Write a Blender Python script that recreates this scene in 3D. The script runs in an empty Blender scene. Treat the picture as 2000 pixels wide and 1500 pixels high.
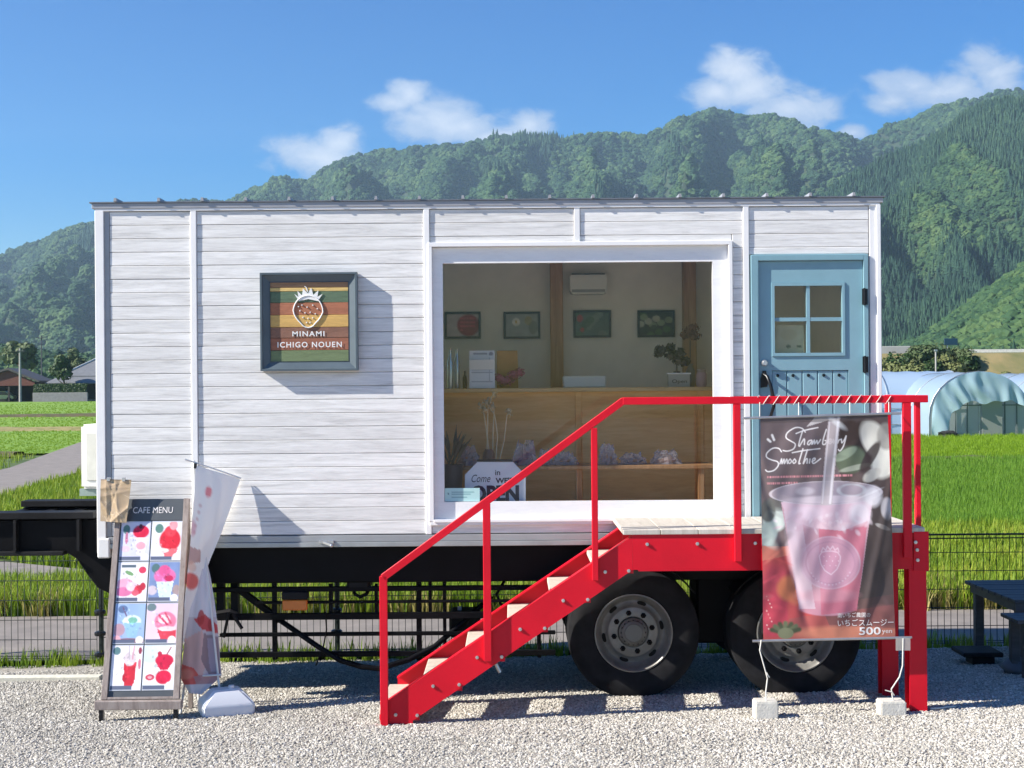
import bpy, bmesh, math, random
import numpy as np
from mathutils import Vector, Matrix, noise

R = random.Random(11)
NR = np.random.RandomState(5)
S = bpy.context.scene
COL = S.collection

# ------------------------------------------------------------------ camera, sky, sun, exposure
F, CD, CH, ROLL = 2709.0, 10.5, 2.25, 0.00785     # focal length in photo pixels, camera distance to the trailer side, camera height


def P(px, py, Y):
    """point of the vertical plane Y = const that the photo shows at (px, py)"""
    d = Y + CD
    dx, dy = px - 1000.0, py - 750.0
    return Vector(((dx - ROLL * dy) * d / F, Y, CH - (dy + ROLL * dx - 15.0) * d / F))


cam_d = bpy.data.cameras.new("camera")
cam = bpy.data.objects.new("camera", cam_d)
COL.objects.link(cam)
cam_d.sensor_width = 36.0
cam_d.lens = 36.0 * F / 2000.0
cam_d.shift_y = 15.0 / 2000.0
cam_d.clip_start = 0.1
cam_d.clip_end = 12000.0
cam.matrix_world = Matrix.Translation((0, -CD, CH)) @ Matrix.Rotation(math.radians(90), 4, 'X') @ Matrix.Rotation(-ROLL, 4, 'Z')
S.camera = cam

SUN_TRAVEL = Vector((1.45, 0.39, -1.0)).normalized()
SUN_EL = math.asin(-SUN_TRAVEL.z)
SUN_AZ = math.atan2(-SUN_TRAVEL.x, -SUN_TRAVEL.y)        # clockwise from +Y
sun_d = bpy.data.lights.new("sun", 'SUN')
sun_d.energy = 5.0
sun_d.angle = math.radians(0.53)
sun_d.color = (1.0, 0.94, 0.85)
sun = bpy.data.objects.new("sun", sun_d)
COL.objects.link(sun)
sun.rotation_euler = SUN_TRAVEL.to_track_quat('-Z', 'Y').to_euler()

S.view_settings.view_transform = 'Standard'
S.view_settings.look = 'None'
S.view_settings.exposure = 1.12
S.view_settings.gamma = 1.0
S.view_settings.use_curve_mapping = False
S.cycles.max_bounces = 10
S.cycles.diffuse_bounces = 6
S.cycles.glossy_bounces = 3
S.cycles.transparent_max_bounces = 12
S.cycles.volume_bounces = 1
S.cycles.sample_clamp_indirect = 6.0


class NT:
    """tiny wrapper for building node trees"""
    def __init__(self, tree):
        self.t = tree
        tree.nodes.clear()

    def n(self, kind, **kw):
        nd = self.t.nodes.new(kind)
        for k, v in kw.items():
            setattr(nd, k, v)
        return nd

    def l(self, a, b):
        self.t.links.new(a, b)

    def put(self, sock, v):
        if hasattr(v, 'is_output') or isinstance(v, bpy.types.NodeSocket):
            self.t.links.new(v, sock)
        else:
            sock.default_value = v

    def m(self, op, a, b=None, c=None, clamp=False):
        nd = self.n('ShaderNodeMath', operation=op, use_clamp=clamp)
        self.put(nd.inputs[0], a)
        if b is not None:
            self.put(nd.inputs[1], b)
        if c is not None:
            self.put(nd.inputs[2], c)
        return nd.outputs[0]

    def ramp(self, fac, stops):
        nd = self.n('ShaderNodeValToRGB')
        e = nd.color_ramp.elements
        while len(e) < len(stops):
            e.new(0.5)
        for el, (p, c) in zip(e, stops):
            el.position = p
            el.color = c if len(c) == 4 else (*c, 1)
        self.put(nd.inputs[0], fac)
        return nd.outputs[0]

    def mix(self, fac, a, b, blend='MIX'):
        nd = self.n('ShaderNodeMix', data_type='RGBA', blend_type=blend)
        self.put(nd.inputs[0], fac)
        self.put(nd.inputs[6], a if not isinstance(a, tuple) or len(a) == 4 else (*a, 1))
        self.put(nd.inputs[7], b if not isinstance(b, tuple) or len(b) == 4 else (*b, 1))
        return nd.outputs[2]

    def noise(self, vec, scale, detail=4, rough=0.55, dist=0.0):
        nd = self.n('ShaderNodeTexNoise')
        if vec is not None:
            self.l(vec, nd.inputs['Vector'])
        nd.inputs['Scale'].default_value = scale
        nd.inputs['Detail'].default_value = detail
        nd.inputs['Roughness'].default_value = rough
        nd.inputs['Distortion'].default_value = dist
        return nd.outputs[0]


def make_world():
    w = bpy.data.worlds.new("World")
    S.world = w
    w.use_nodes = True
    t = NT(w.node_tree)
    sky = t.n('ShaderNodeTexSky', sky_type='NISHITA')
    sky.sun_disc = False
    sky.sun_elevation = SUN_EL
    sky.sun_rotation = SUN_AZ
    sky.altitude = 50
    sky.air_density = 1.0
    sky.dust_density = 0.15
    sky.ozone_density = 3.0
    tc = t.n('ShaderNodeTexCoord')
    sep = t.n('ShaderNodeSeparateXYZ')
    t.l(tc.outputs['Generated'], sep.inputs[0])
    yy = t.m('MAXIMUM', sep.outputs[1], 0.05)
    a = t.m('DIVIDE', sep.outputs[0], yy)
    e = t.m('DIVIDE', sep.outputs[2], yy)
    blobs = [(615, 305, 85, 34), (665, 278, 46, 30), (800, 186, 44, 26), (765, 200, 40, 18), (850, 232, 78, 46), (905, 248, 80, 32),
             (1035, 246, 42, 30), (965, 266, 70, 20), (1432, 142, 52, 40), (1400, 180, 50, 30), (1468, 176, 72, 36), (1545, 212, 90, 34),
             (1665, 258, 30, 14), (1918, 118, 46, 32), (1952, 150, 46, 44), (1775, 165, 74, 28), (1850, 180, 95, 30), (1735, 200, 44, 22)]
    dens = None
    for (px, py, rx, ry) in blobs:
        dx, dy = px - 1000, py - 750
        ac, ec = (dx - ROLL * dy) / F, -(dy + ROLL * dx - 15) / F
        da = t.m('DIVIDE', t.m('SUBTRACT', a, ac), rx * 1.12 / F)
        de = t.m('DIVIDE', t.m('SUBTRACT', e, ec), ry * 1.12 / F)
        q = t.m('SUBTRACT', 1.0, t.m('SQRT', t.m('ADD', t.m('MULTIPLY', da, da), t.m('MULTIPLY', de, de))))
        dens = q if dens is None else t.m('SMOOTH_MAX', dens, q, 0.25)
    cv = t.n('ShaderNodeCombineXYZ')
    t.l(a, cv.inputs[0])
    t.l(t.m('MULTIPLY', e, 1.5), cv.inputs[1])
    n1 = t.noise(cv.outputs[0], 34.0, 10, 0.64, 0.35)
    n2 = t.noise(cv.outputs[0], 9.0, 5, 0.55, 0.1)
    d2 = t.m('ADD', dens, t.m('MULTIPLY', t.m('SUBTRACT', n1, 0.5), 2.0))
    d2 = t.m('ADD', d2, t.m('MULTIPLY', t.m('SUBTRACT', n2, 0.5), 0.9))
    al = t.n('ShaderNodeMapRange', interpolation_type='SMOOTHSTEP')
    t.l(d2, al.inputs[0])
    al.inputs[1].default_value = -0.30
    al.inputs[2].default_value = 0.42
    al.inputs[4].default_value = 0.93
    sh = t.n('ShaderNodeMapRange', interpolation_type='SMOOTHSTEP')
    t.l(t.m('ADD', d2, t.m('MULTIPLY', t.m('SUBTRACT', n2, 0.5), 1.5)), sh.inputs[0])
    sh.inputs[1].default_value = 0.1
    sh.inputs[2].default_value = 1.5
    ccol = t.mix(sh.outputs[0], (3.6, 4.7, 6.8), (7.4, 7.8, 8.6))
    front = t.m('GREATER_THAN', sep.outputs[1], 0.2)
    alpha = t.m('MULTIPLY', al.outputs[0], front)
    hs = t.n('ShaderNodeHueSaturation')
    hs.inputs['Hue'].default_value = 0.516
    hs.inputs['Saturation'].default_value = 1.78
    hs.inputs['Value'].default_value = 1.2
    t.l(sky.outputs[0], hs.inputs['Color'])
    c = t.mix(alpha, hs.outputs[0], ccol)
    bg = t.n('ShaderNodeBackground')
    t.l(c, bg.inputs[0])
    bg.inputs[1].default_value = 0.055
    out = t.n('ShaderNodeOutputWorld')
    t.l(bg.outputs[0], out.inputs[0])


make_world()


# ------------------------------------------------------------------ helpers: materials
def srgb(r, g, b):
    f = lambda c: (c / 255 / 12.92) if c / 255 <= 0.04045 else ((c / 255 + 0.055) / 1.055) ** 2.4
    return (f(r), f(g), f(b))


MATS = {}


def M(name, col, rough=0.6, metal=0.0, var=0.12, scale=6.0, bump=0.0, bscale=40.0, stretch=(1, 1, 1), col2=None, spec=0.5,
      objrand=0.0, coat=0.0, transl=0.0, world=False):
    if name in MATS:
        return MATS[name]
    m = bpy.data.materials.new(name)
    m.use_nodes = True
    t = NT(m.node_tree)
    out = t.n('ShaderNodeOutputMaterial')
    p = t.n('ShaderNodeBsdfPrincipled')
    t.l(p.outputs[0], out.inputs[0])
    tc = t.n('ShaderNodeTexCoord')
    mp = t.n('ShaderNodeMapping')
    mp.inputs['Scale'].default_value = stretch
    if world:
        geo = t.n('ShaderNodeNewGeometry')
        t.l(geo.outputs['Position'], mp.inputs[0])
    else:
        t.l(tc.outputs['Object'], mp.inputs[0])
    vec = mp.outputs[0]
    oi = t.n('ShaderNodeObjectInfo')
    if not world:
        add = t.n('ShaderNodeVectorMath', operation='ADD')
        t.l(vec, add.inputs[0])
        cmb = t.n('ShaderNodeCombineXYZ')
        off = t.m('MULTIPLY', oi.outputs['Random'], 37.0)
        for k in range(3):
            t.l(off, cmb.inputs[k])
        t.l(cmb.outputs[0], add.inputs[1])
        vec = add.outputs[0]
    n = t.noise(vec, scale, 5, 0.6)
    c2 = col2 if col2 else tuple(c * (1 - var) for c in col)
    c1 = col if col2 else tuple(min(1, c * (1 + var)) for c in col)
    n_ = t.n('ShaderNodeMapRange')
    t.l(n, n_.inputs[0])
    n_.inputs[1].default_value = 0.32
    n_.inputs[2].default_value = 0.68
    c = t.mix(n_.outputs[0], c2, c1)
    if objrand:
        hv = t.n('ShaderNodeHueSaturation')
        t.l(c, hv.inputs['Color'])
        t.l(t.m('ADD', 1 - objrand, t.m('MULTIPLY', oi.outputs['Random'], 2 * objrand)), hv.inputs['Value'])
        c = hv.outputs[0]
    t.l(c, p.inputs['Base Color'])
    p.inputs['Metallic'].default_value = metal
    p.inputs['Specular IOR Level'].default_value = spec
    r_ = t.n('ShaderNodeMapRange')
    t.l(n, r_.inputs[0])
    r_.inputs[3].default_value = max(0.02, rough - 0.08)
    r_.inputs[4].default_value = min(1, rough + 0.08)
    t.l(r_.outputs[0], p.inputs['Roughness'])
    if coat:
        p.inputs['Coat Weight'].default_value = coat
        p.inputs['Coat Roughness'].default_value = 0.15
    if bump:
        b = t.n('ShaderNodeBump')
        b.inputs['Strength'].default_value = bump
        b.inputs['Distance'].default_value = 0.01
        t.l(t.noise(vec, bscale, 4, 0.6), b.inputs['Height'])
        t.l(b.outputs[0], p.inputs['Normal'])
    if transl:
        tr = t.n('ShaderNodeBsdfTranslucent')
        t.l(c, tr.inputs[0])
        mx = t.n('ShaderNodeMixShader')
        mx.inputs[0].default_value = transl
        t.l(p.outputs[0], mx.inputs[1])
        t.l(tr.outputs[0], mx.inputs[2])
        t.l(mx.outputs[0], out.inputs[0])
    MATS[name] = m
    return m


def mat_glass(name, tint=(0.92, 0.95, 0.95), refl=0.05, rough=0.0):
    if name in MATS:
        return MATS[name]
    m = bpy.data.materials.new(name)
    m.use_nodes = True
    t = NT(m.node_tree)
    out = t.n('ShaderNodeOutputMaterial')
    tr = t.n('ShaderNodeBsdfTransparent')
    tr.inputs[0].default_value = (*tint, 1)
    gl = t.n('ShaderNodeBsdfGlossy')
    gl.inputs[1].default_value = rough
    lw = t.n('ShaderNodeLayerWeight')
    lw.inputs[0].default_value = 0.5
    mx = t.n('ShaderNodeMixShader')
    t.l(t.m('ADD', t.m('MULTIPLY', t.m('POWER', lw.outputs['Facing'], 5.0), 0.9), refl, clamp=True), mx.inputs[0])
    t.l(tr.outputs[0], mx.inputs[1])
    t.l(gl.outputs[0], mx.inputs[2])
    t.l(mx.outputs[0], out.inputs[0])
    MATS[name] = m
    return m


def mat_film(name, col, alpha=0.5, rough=0.25):
    """translucent plastic sheet"""
    if name in MATS:
        return MATS[name]
    m = bpy.data.materials.new(name)
    m.use_nodes = True
    t = NT(m.node_tree)
    out = t.n('ShaderNodeOutputMaterial')
    p = t.n('ShaderNodeBsdfPrincipled')
    p.inputs['Base Color'].default_value = (*col, 1)
    p.inputs['Roughness'].default_value = rough
    tl = t.n('ShaderNodeBsdfTranslucent')
    tl.inputs[0].default_value = (*col, 1)
    a = t.n('ShaderNodeMixShader')
    a.inputs[0].default_value = 0.4
    t.l(p.outputs[0], a.inputs[1])
    t.l(tl.outputs[0], a.inputs[2])
    tr = t.n('ShaderNodeBsdfTransparent')
    mx = t.n('ShaderNodeMixShader')
    mx.inputs[0].default_value = alpha
    t.l(tr.outputs[0], mx.inputs[1])
    t.l(a.outputs[0], mx.inputs[2])
    t.l(mx.outputs[0], out.inputs[0])
    MATS[name] = m
    return m


def mat_print(name, rough=0.45, transl=0.0):
    if name in MATS:
        return MATS[name]
    m = bpy.data.materials.new(name)
    m.use_nodes = True
    t = NT(m.node_tree)
    out = t.n('ShaderNodeOutputMaterial')
    p = t.n('ShaderNodeBsdfPrincipled')
    at = t.n('ShaderNodeAttribute', attribute_name='Col')
    t.l(at.outputs[0], p.inputs['Base Color'])
    p.inputs['Roughness'].default_value = rough
    t.l(p.outputs[0], out.inputs[0])
    if transl:
        tl = t.n('ShaderNodeBsdfTranslucent')
        t.l(at.outputs[0], tl.inputs[0])
        mx = t.n('ShaderNodeMixShader')
        mx.inputs[0].default_value = transl
        t.l(p.outputs[0], mx.inputs[1])
        t.l(tl.outputs[0], mx.inputs[2])
        t.l(mx.outputs[0], out.inputs[0])
    MATS[name] = m
    return m


# ------------------------------------------------------------------ helpers: geometry and objects
WO = {}          # world origin of every object


class MB:
    def __init__(self):
        self.v, self.f, self.mi, self.cur = [], [], [], 0

    def add(self, vs, fs):
        o = len(self.v)
        self.v += [tuple(q) for q in vs]
        for f in fs:
            self.f.append(tuple(i + o for i in f))
            self.mi.append(self.cur)
        return self

    def box(self, x0, x1, y0, y1, z0, z1):
        return self.add([(x0, y0, z0), (x1, y0, z0), (x1, y1, z0), (x0, y1, z0), (x0, y0, z1), (x1, y0, z1), (x1, y1, z1), (x0, y1, z1)],
                        [(0, 3, 2, 1), (4, 5, 6, 7), (0, 1, 5, 4), (1, 2, 6, 5), (2, 3, 7, 6), (3, 0, 4, 7)])

    def prism(self, poly, y0, y1):
        """poly = list of (x, z), extruded along Y"""
        n = len(poly)
        vs = [(x, y0, z) for x, z in poly] + [(x, y1, z) for x, z in poly]
        fs = [tuple(range(n)), tuple(range(2 * n - 1, n - 1, -1))]
        fs += [(i, i + n, (i + 1) % n + n, (i + 1) % n) for i in range(n)]
        return self.add(vs, fs)

    def extr(self, pts, vec):
        n = len(pts)
        vec = Vector(vec)
        vs = [Vector(q) for q in pts] + [Vector(q) + vec for q in pts]
        fs = [tuple(range(n)), tuple(range(2 * n - 1, n - 1, -1))]
        fs += [(i, i + n, (i + 1) % n + n, (i + 1) % n) for i in range(n)]
        return self.add(vs, fs)

    def beam(self, p0, p1, w, h, up=(0, 0, 1)):
        """bar of section w (sideways) x h (towards up)"""
        p0, p1 = Vector(p0), Vector(p1)
        d = (p1 - p0).normalized()
        up = Vector(up)
        s = d.cross(up)
        if s.length < 1e-4:
            s = d.cross(Vector((0, 1, 0)))
        s.normalize()
        u = s.cross(d).normalized()
        vs = []
        for q in (p0, p1):
            for a, b in ((-1, -1), (1, -1), (1, 1), (-1, 1)):
                vs.append(q + s * (a * w / 2) + u * (b * h / 2))
        return self.add(vs, [(0, 1, 2, 3), (7, 6, 5, 4), (0, 4, 5, 1), (1, 5, 6, 2), (2, 6, 7, 3), (3, 7, 4, 0)])

    def tube(self, pts, r, n=8, cap=True):
        pts = [Vector(q) for q in pts]
        k = len(pts)
        rs = r if isinstance(r, (list, tuple)) else [r] * k
        vs, fs = [], []
        prev = None
        for i, q in enumerate(pts):
            d = (pts[min(i + 1, k - 1)] - pts[max(i - 1, 0)]).normalized()
            if prev is None:
                s = d.cross(Vector((0, 0, 1)))
                if s.length < 1e-3:
                    s = d.cross(Vector((0, 1, 0)))
            else:
                s = prev - d * prev.dot(d)
            s.normalize()
            prev = s
            u = d.cross(s)
            for j in range(n):
                an = 2 * math.pi * j / n
                vs.append(q + (s * math.cos(an) + u * math.sin(an)) * rs[i])
        for i in range(k - 1):
            for j in range(n):
                a, b = i * n + j, i * n + (j + 1) % n
                fs.append((a, b, b + n, a + n))
        if cap:
            fs += [tuple(range(n - 1, -1, -1)), tuple(range((k - 1) * n, k * n))]
        return self.add(vs, fs)

    def cyl(self, p0, p1, r0, r1=None, n=12):
        return self.tube([p0, p1], [r0, r0 if r1 is None else r1], n)

    def lathe(self, prof, c, n=32, axis='Z'):
        """prof = [(radius, along)] round c"""
        c = Vector(c)
        vs, fs = [], []
        k = len(prof)
        for r, a in prof:
            for j in range(n):
                t = 2 * math.pi * j / n
                if axis == 'Z':
                    vs.append(c + Vector((r * math.cos(t), r * math.sin(t), a)))
                else:
                    vs.append(c + Vector((r * math.cos(t), a, r * math.sin(t))))
        for i in range(k - 1):
            for j in range(n):
                a, b = i * n + j, i * n + (j + 1) % n
                fs.append((a, b, b + n, a + n))
        return self.add(vs, fs)

    def ball(self, c, rx, ry=None, rz=None, nu=12, nv=8, jit=0.0):
        ry = rx if ry is None else ry
        rz = rx if rz is None else rz
        c = Vector(c)
        vs, fs = [], []
        for i in range(nv + 1):
            th = math.pi * i / nv
            for j in range(nu):
                ph = 2 * math.pi * j / nu
                k = 1 + (R.uniform(-jit, jit) if 0 < i < nv else 0)
                vs.append(c + Vector((rx * k * math.sin(th) * math.cos(ph), ry * k * math.sin(th) * math.sin(ph), rz * k * math.cos(th))))
        for i in range(nv):
            for j in range(nu):
                a, b = i * nu + j, i * nu + (j + 1) % nu
                fs.append((a, b, b + nu, a + nu))
        return self.add(vs, fs)

    def grid(self, fn, nu, nv):
        """fn(u, v) -> point, u and v in 0..1"""
        vs = [fn(i / nu, j / nv) for j in range(nv + 1) for i in range(nu + 1)]
        fs = [(j * (nu + 1) + i, j * (nu + 1) + i + 1, (j + 1) * (nu + 1) + i + 1, (j + 1) * (nu + 1) + i) for j in range(nv) for i in range(nu)]
        return self.add(vs, fs)

    def build(self, name, mats, parent=None, bevel=0.0, smooth=None, origin=None, seg=1, fix=True):
        me = bpy.data.meshes.new(name)
        me.from_pydata(self.v, [], self.f)
        mats = mats if isinstance(mats, (list, tuple)) else [mats]
        for m in mats:
            me.materials.append(m)
        if len(mats) > 1:
            me.polygons.foreach_set('material_index', self.mi)
        if fix or bevel:
            bm = bmesh.new()
            bm.from_mesh(me)
            bmesh.ops.remove_doubles(bm, verts=bm.verts, dist=1e-5)
            if fix:
                bmesh.ops.recalc_face_normals(bm, faces=bm.faces)
            if bevel:
                ed = [e for e in bm.edges if len(e.link_faces) == 2 and e.calc_face_angle(0) > 0.6]
                bmesh.ops.bevel(bm, geom=ed, offset=bevel, segments=seg, affect='EDGES', clamp_overlap=True)
            bm.to_mesh(me)
            bm.free()
        if smooth is not None:
            me.polygons.foreach_set('use_smooth', [True] * len(me.polygons))
            if smooth < 3:
                me.set_sharp_from_angle(angle=smooth)
        return place(name, me, parent, origin)


def place(name, me, parent=None, origin=None):
    n = len(me.vertices)
    co = np.empty(n * 3, dtype=np.float32)
    me.vertices.foreach_get('co', co)
    co = co.reshape(-1, 3)
    if origin is None:
        lo, hi = co.min(0), co.max(0)
        origin = Vector(((lo[0] + hi[0]) / 2, (lo[1] + hi[1]) / 2, lo[2]))
    origin = Vector(origin)
    co -= np.array(origin, dtype=np.float32)
    me.vertices.foreach_set('co', co.ravel())
    me.update()
    o = bpy.data.objects.new(name, me)
    COL.objects.link(o)
    if parent is not None:
        o.parent = parent
        o.location = origin - WO[parent.name]
    else:
        o.location = origin
    WO[o.name] = origin
    return o


def tag(o, label=None, cat=None, group=None, kind=None):
    if label:
        o['label'] = label
    if cat:
        o['category'] = cat
    if group:
        o['group'] = group
    if kind:
        o['kind'] = kind
    return o


def thing(name, label, cat, loc, group=None):
    o = bpy.data.objects.new(name, None)
    o.empty_display_size = 0.1
    COL.objects.link(o)
    o.location = loc
    WO[o.name] = Vector(loc)
    return tag(o, label, cat, group)


def dup(root, delta, label=None, parent=None):
    """copy of a thing (or part) with its parts and sub-parts, moved by delta"""
    delta = Vector(delta)
    r = root.copy()
    COL.objects.link(r)
    WO[r.name] = WO[root.name] + delta
    r.location = root.location + delta
    if label:
        r['label'] = label
    if parent is not None:
        r.parent = parent
    for ch in list(root.children):
        c = ch.copy()
        COL.objects.link(c)
        c.parent = r
        WO[c.name] = WO[ch.name] + delta
        for g in list(ch.children):
            d = g.copy()
            COL.objects.link(d)
            d.parent = c
            WO[d.name] = WO[g.name] + delta
    return r


def text_geo(s, size=1.0, bold=0.0, shear=0.0, align='LEFT', space=1.0):
    cu = bpy.data.curves.new("lettering", 'FONT')
    cu.body = s
    cu.size = size
    cu.offset = bold
    cu.shear = shear
    cu.align_x = align
    cu.space_character = space
    cu.resolution_u = 3
    ob = bpy.data.objects.new("lettering_source", cu)
    me = bpy.data.meshes.new_from_object(ob)
    vs = [tuple(v.co) for v in me.vertices]
    fs = [tuple(p.vertices) for p in me.polygons]
    bpy.data.objects.remove(ob)
    bpy.data.curves.remove(cu)
    bpy.data.meshes.remove(me)
    return vs, fs


def text_on(mb, s, mapfn, size, fit=None, **kw):
    """adds lettering to mb: mapfn(x, y) -> world point; fit = (width, height) box the letters fill"""
    vs, fs = text_geo(s, size, **kw)
    if not vs:
        return
    if fit:
        x0, x1 = min(v[0] for v in vs), max(v[0] for v in vs)
        y0, y1 = min(v[1] for v in vs), max(v[1] for v in vs)
        vs = [((v[0] - x0) / (x1 - x0) * fit[0], (v[1] - y0) / (y1 - y0) * fit[1], 0) for v in vs]
    mb.add([mapfn(v[0], v[1]) for v in vs], fs)


class Canvas:
    """flat print: colours on a fine grid, painted shape by shape; u to the right, v downwards, both 0..1"""
    def __init__(self, w, h, col, aspect=None):
        self.w, self.h = w, h
        self.asp = aspect if aspect else w / h
        self.U, self.V = np.meshgrid(np.linspace(0, 1, w), np.linspace(0, 1, h))
        self.a = np.zeros((h, w, 3))
        self.a[:] = srgb(*col)

    def _put(self, mask, col, alpha=1.0):
        k = np.clip(mask * alpha, 0, 1)[..., None]
        self.a = self.a * (1 - k) + np.array(srgb(*col)) * k

    def ell(self, cx, cy, rx, ry, col, alpha=1.0, soft=0.15, rot=0.0, ring=None):
        x, y = (self.U - cx) * self.asp, self.V - cy
        c, s = math.cos(rot), math.sin(rot)
        x, y = x * c + y * s, -x * s + y * c
        q = np.sqrt((x / (rx * self.asp)) ** 2 + (y / ry) ** 2)
        if ring:
            self._put(np.clip((ring - abs(q - 1)) / (ring * 0.6), 0, 1), col, alpha)
        else:
            self._put(np.clip((1 - q) / soft + 0.5, 0, 1), col, alpha)

    def rect(self, u0, v0, u1, v1, col, alpha=1.0):
        self._put(((self.U >= u0) & (self.U <= u1) & (self.V >= v0) & (self.V <= v1)).astype(float), col, alpha)

    def poly(self, pts, col, alpha=1.0):
        ins = np.zeros(self.U.shape, bool)
        n = len(pts)
        for i in range(n):
            (x0, y0), (x1, y1) = pts[i], pts[(i + 1) % n]
            if y0 == y1:
                continue
            c = ((y0 > self.V) != (y1 > self.V)) & (self.U < (x1 - x0) * (self.V - y0) / (y1 - y0) + x0)
            ins ^= c
        self._put(ins.astype(float), col, alpha)

    def line(self, pts, wd, col, alpha=1.0):
        best = np.full(self.U.shape, 9.0)
        X, Y = self.U * self.asp, self.V
        for (x0, y0), (x1, y1) in zip(pts[:-1], pts[1:]):
            x0, x1 = x0 * self.asp, x1 * self.asp
            dx, dy = x1 - x0, y1 - y0
            L = dx * dx + dy * dy + 1e-9
            t = np.clip(((X - x0) * dx + (Y - y0) * dy) / L, 0, 1)
            best = np.minimum(best, np.hypot(X - x0 - t * dx, Y - y0 - t * dy))
        self._put(np.clip((wd - best) / (wd * 0.7) + 0.3, 0, 1), col, alpha)

    def mottle(self, amp, n=8, seed=1):
        rs = np.random.RandomState(seed)
        g = rs.rand(n + 1, n + 1)
        yi, xi = self.V * (n - 1e-6), self.U * (n - 1e-6)
        y0, x0 = yi.astype(int), xi.astype(int)
        fy, fx = yi - y0, xi - x0
        k = (g[y0, x0] * (1 - fx) + g[y0, x0 + 1] * fx) * (1 - fy) + (g[y0 + 1, x0] * (1 - fx) + g[y0 + 1, x0 + 1] * fx) * fy
        self.a *= (1 + amp * (k - 0.5) * 2)[..., None]

    def mesh(self, name, mapfn, mat, parent=None, back=None):
        """mapfn(u, v) -> world point, called with arrays"""
        X, Y, Z = mapfn(self.U, self.V)
        n = self.w * self.h
        co = np.stack([X.ravel(), Y.ravel(), Z.ravel()], 1)
        idx = np.arange(n).reshape(self.h, self.w)
        fs = np.stack([idx[:-1, :-1], idx[1:, :-1], idx[1:, 1:], idx[:-1, 1:]], -1).reshape(-1, 4)
        me = bpy.data.meshes.new(name)
        me.from_pydata(co.tolist(), [], fs.tolist())
        at = me.color_attributes.new('Col', 'FLOAT_COLOR', 'POINT')
        c4 = np.ones((n, 4), dtype=np.float32)
        c4[:, :3] = np.clip(self.a.reshape(-1, 3), 0, 1)
        at.data.foreach_set('color', c4.ravel())
        me.materials.append(mat)
        me.polygons.foreach_set('use_smooth', [True] * len(me.polygons))
        return place(name, me, parent)


def scatter(name, pts, rots, scls, vids, sources, label, cat, kind='stuff', parent=None):
    """one object that repeats the source meshes on its points (ground cover nobody could count)"""
    n = len(pts)
    me = bpy.data.meshes.new(name)
    me.vertices.add(n)
    me.vertices.foreach_set('co', np.asarray(pts, dtype=np.float32).ravel())
    a = me.attributes.new('rot', 'FLOAT_VECTOR', 'POINT')
    a.data.foreach_set('vector', np.asarray(rots, dtype=np.float32).ravel())
    a = me.attributes.new('scl', 'FLOAT_VECTOR', 'POINT')
    sc = np.asarray(scls, dtype=np.float32)
    if sc.ndim == 1:
        sc = np.repeat(sc[:, None], 3, 1)
    a.data.foreach_set('vector', sc.ravel())
    a = me.attributes.new('vid', 'INT', 'POINT')
    a.data.foreach_set('value', np.asarray(vids, dtype=np.int32))
    o = bpy.data.objects.new(name, me)
    COL.objects.link(o)
    WO[o.name] = Vector((0, 0, 0))
    g = bpy.data.node_groups.new(name + "_spread", 'GeometryNodeTree')
    g.interface.new_socket('Geometry', in_out='INPUT', socket_type='NodeSocketGeometry')
    g.interface.new_socket('Geometry', in_out='OUTPUT', socket_type='NodeSocketGeometry')
    N, L = g.nodes, g.links
    gi, go = N.new('NodeGroupInput'), N.new('NodeGroupOutput')
    iop = N.new('GeometryNodeInstanceOnPoints')
    jn = N.new('GeometryNodeJoinGeometry')
    for s in reversed(sources):
        oi = N.new('GeometryNodeObjectInfo')
        oi.inputs['Object'].default_value = s
        oi.inputs['As Instance'].default_value = True
        L.new(oi.outputs['Geometry'], jn.inputs[0])
    L.new(gi.outputs[0], iop.inputs['Points'])
    L.new(jn.outputs[0], iop.inputs['Instance'])
    iop.inputs['Pick Instance'].default_value = True

    def attr(nm, ty):
        q = N.new('GeometryNodeInputNamedAttribute')
        q.data_type = ty
        q.inputs['Name'].default_value = nm
        return q.outputs['Attribute']
    L.new(attr('vid', 'INT'), iop.inputs['Instance Index'])
    er = N.new('FunctionNodeEulerToRotation')
    L.new(attr('rot', 'FLOAT_VECTOR'), er.inputs[0])
    L.new(er.outputs[0], iop.inputs['Rotation'])
    L.new(attr('scl', 'FLOAT_VECTOR'), iop.inputs['Scale'])
    L.new(iop.outputs[0], go.inputs[0])
    md = o.modifiers.new('spread', 'NODES')
    md.node_group = g
    tag(o, label, cat, None, kind)
    return o


def source(mb, name, mat, smooth=None):
    """mesh object that only scatter() repeats; it is not linked to the scene"""
    me = bpy.data.meshes.new(name)
    me.from_pydata([tuple(v) for v in mb.v], [], mb.f)
    for m in (mat if isinstance(mat, list) else [mat]):
        me.materials.append(m)
    if smooth:
        me.polygons.foreach_set('use_smooth', [True] * len(me.polygons))
    if isinstance(mat, list):
        me.polygons.foreach_set('material_index', mb.mi)
    return bpy.data.objects.new(name, me)


def sstep(a, b, x):
    t = np.clip((x - a) / (b - a), 0, 1)
    return t * t * (3 - 2 * t)


# ================================================================== LAND
def rise(y):
    return np.interp(y, [55, 78, 102, 185, 400, 900, 3000], [0, 0.32, 0.85, 1.75, 3.2, 6.0, 12.0])


def gz(x, y):
    """height of the land"""
    x, y = np.asarray(x, dtype=float), np.asarray(y, dtype=float)
    xc, yc = np.clip(x, -7, 7), np.clip(y, -3.5, 2.6)
    lot = -0.035 - 0.065 * (yc + 0.95) + 0.016 * (xc + 0.9)
    k = sstep(2.35, 3.0, y)
    far = -0.27 - 0.03 * sstep(5, 7, y)
    left = sstep(8, -12, x - 0.0)
    far = far + rise(y) * np.where(y > 55, left * 0.9 + 0.1, 0)
    return lot * (1 - k) + far * k


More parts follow.
